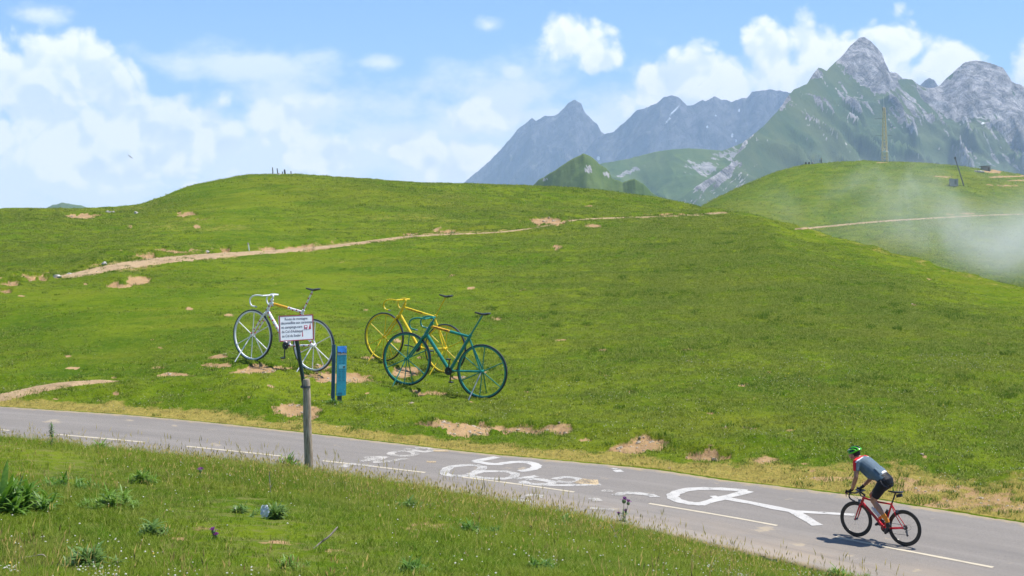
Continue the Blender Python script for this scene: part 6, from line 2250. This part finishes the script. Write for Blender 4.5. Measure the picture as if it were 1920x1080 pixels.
# plastic scrap caught in the thistle
p = on_ground(499, 975, 12, 60) + Vector((0, -.12, .06)); q = p.y / F_PX
M_PLASTIC = simple_mat('white_plastic_film', (.74, .77, .82), .3, var=.1)
n = 9
XX, ZZ = np.meshgrid(np.linspace(-1, 1, n), np.linspace(0, 1, n))
wob = fbm(XX * 2.3, ZZ * 2.9, 3, 140)
me_pl, _ = grid_mesh('plastic_scrap', (XX * (.55 + .4 * np.sin(ZZ * 3.14)) + wob * .35) * 9 * q, (fbm(XX * 2.1 + 4, ZZ * 2.5, 3, 141) * 1.1) * 9 * q, (ZZ * 22 + wob * 4 + 1) * q)
o = link('plastic_scrap', me_pl, M_PLASTIC, None, label='crumpled white plastic scrap caught in the grey thistle', category='litter'); o.location = p
# dead sticks
M_STICK = simple_mat('bleached_stick', (.36, .30, .24), .9, var=.25)


def stick(u, v, pts, label, r):
    p = on_ground(u, v, 12, 60); q = p.y / F_PX
    o = MB().tube(arc([(a * q, b * q, c * q) for a, b, c in pts], 4), [r] * (4 * (len(pts) - 1)) + [r * .5], 7)
    o.tube([(pts[1][0] * q, pts[1][1] * q, pts[1][2] * q), ((pts[1][0] + 7) * q, 0, (pts[1][2] + 9) * q)], [r * .7, r * .3], 6)
    o = o.build('dead_stick', M_STICK, None, True, label=label, category='stick'); o.location = p


stick(590, 1030, [(-2, 0, 1), (12, 8, 12), (26, 10, 22), (41, 20, 38)], 'bleached stick lying in the grass below the sign', .011)
stick(1150, 1012, [(8, 0, -1), (4, 2, 10), (0, 0, 20), (-6, 4, 28)], 'thin forked pale twig upright in the right bank', .007)
stick(80, 1052, [(-60, 0, 3), (-20, 4, 8), (0, 0, 12), (8, 0, 4)], 'curved pale stalk at the lower left corner', .007)
stick(505, 930, [(3, 0, 0), (2, 0, 16), (0, 2, 34), (1, 0, 46)], 'thin dry stalk above the plastic scrap', .006)
# ---------------------------------------------------------------- drifting mist on the right hill
def mist(name, lo, hi, dens, seed, label, core):
    m = bpy.data.materials.new(name + '_vapour')
    m.use_nodes = True
    t = NT(m.node_tree)
    t.n.clear()
    o = t.new('ShaderNodeOutputMaterial')
    v = t.new('ShaderNodeVolumePrincipled')
    tc = t.new('ShaderNodeTexCoord')
    g = tc.outputs['Generated']
    pos = t.new('ShaderNodeNewGeometry').outputs['Position']
    c = t.vm('MULTIPLY', t.vm('SUBTRACT', g, (.5, .5, .5)), (2.0, 2.0, 2.0))
    edge = t.sstep(t.vm('LENGTH', c), 1.0, 0.35)
    n = t.noise(t.vm('ADD', pos, (seed * 13.0, 0, seed * 7.0)), .034, 6.0, .62, .9)
    k = t.sstep(n, .47, .72)
    heart = None
    for (cx, cy, cz, kx, ky, kz, w) in core:
        q = t.vm('LENGTH', t.vm('MULTIPLY', t.vm('SUBTRACT', g, (cx, cy, cz)), (kx, ky, kz)))
        h = t.m('MULTIPLY', t.sstep(q, 1.0, 0.0), w)
        heart = h if heart is None else t.m('ADD', heart, h)
    d = t.m('MULTIPLY', t.m('MULTIPLY', edge, t.m('ADD', t.m('MULTIPLY', k, .25), t.m('MULTIPLY', heart, t.m('ADD', t.m('MULTIPLY', k, 1.5), .08)))), dens)
    v.inputs['Color'].default_value = (.985, .99, 1.0, 1)
    t.put(v.inputs['Density'], d)
    v.inputs['Anisotropy'].default_value = .1
    t.l.new(v.outputs[0], o.inputs['Volume'])
    m.cycles.volume_step_rate = 1.0
    link(name, box_mesh(name, lo, hi), m, kind='stuff', label=label)


def mcore(u, v, Y, ru, rv, lo, hi, w):
    p = pt(u, v, Y)
    sx, sy, sz = hi[0] - lo[0], hi[1] - lo[1], hi[2] - lo[2]
    q = Y / F_PX
    return ((p.x - lo[0]) / sx, (p.y - lo[1]) / sy, (p.z - lo[2]) / sz, sx / (ru * q), sy / 45.0, sz / (rv * q), w)


_lo, _hi = (40, 285, -22), (190, 395, 34)
mist('mist', _lo, _hi, .060, 1, 'thin white mist drifting across the right hill',
     [mcore(1685, 345, 335, 100, 70, _lo, _hi, .8), mcore(1720, 400, 330, 150, 80, _lo, _hi, .6), mcore(1830, 440, 325, 150, 90, _lo, _hi, .6), mcore(1910, 460, 325, 110, 130, _lo, _hi, .7), mcore(1580, 390, 335, 150, 80, _lo, _hi, .3)])
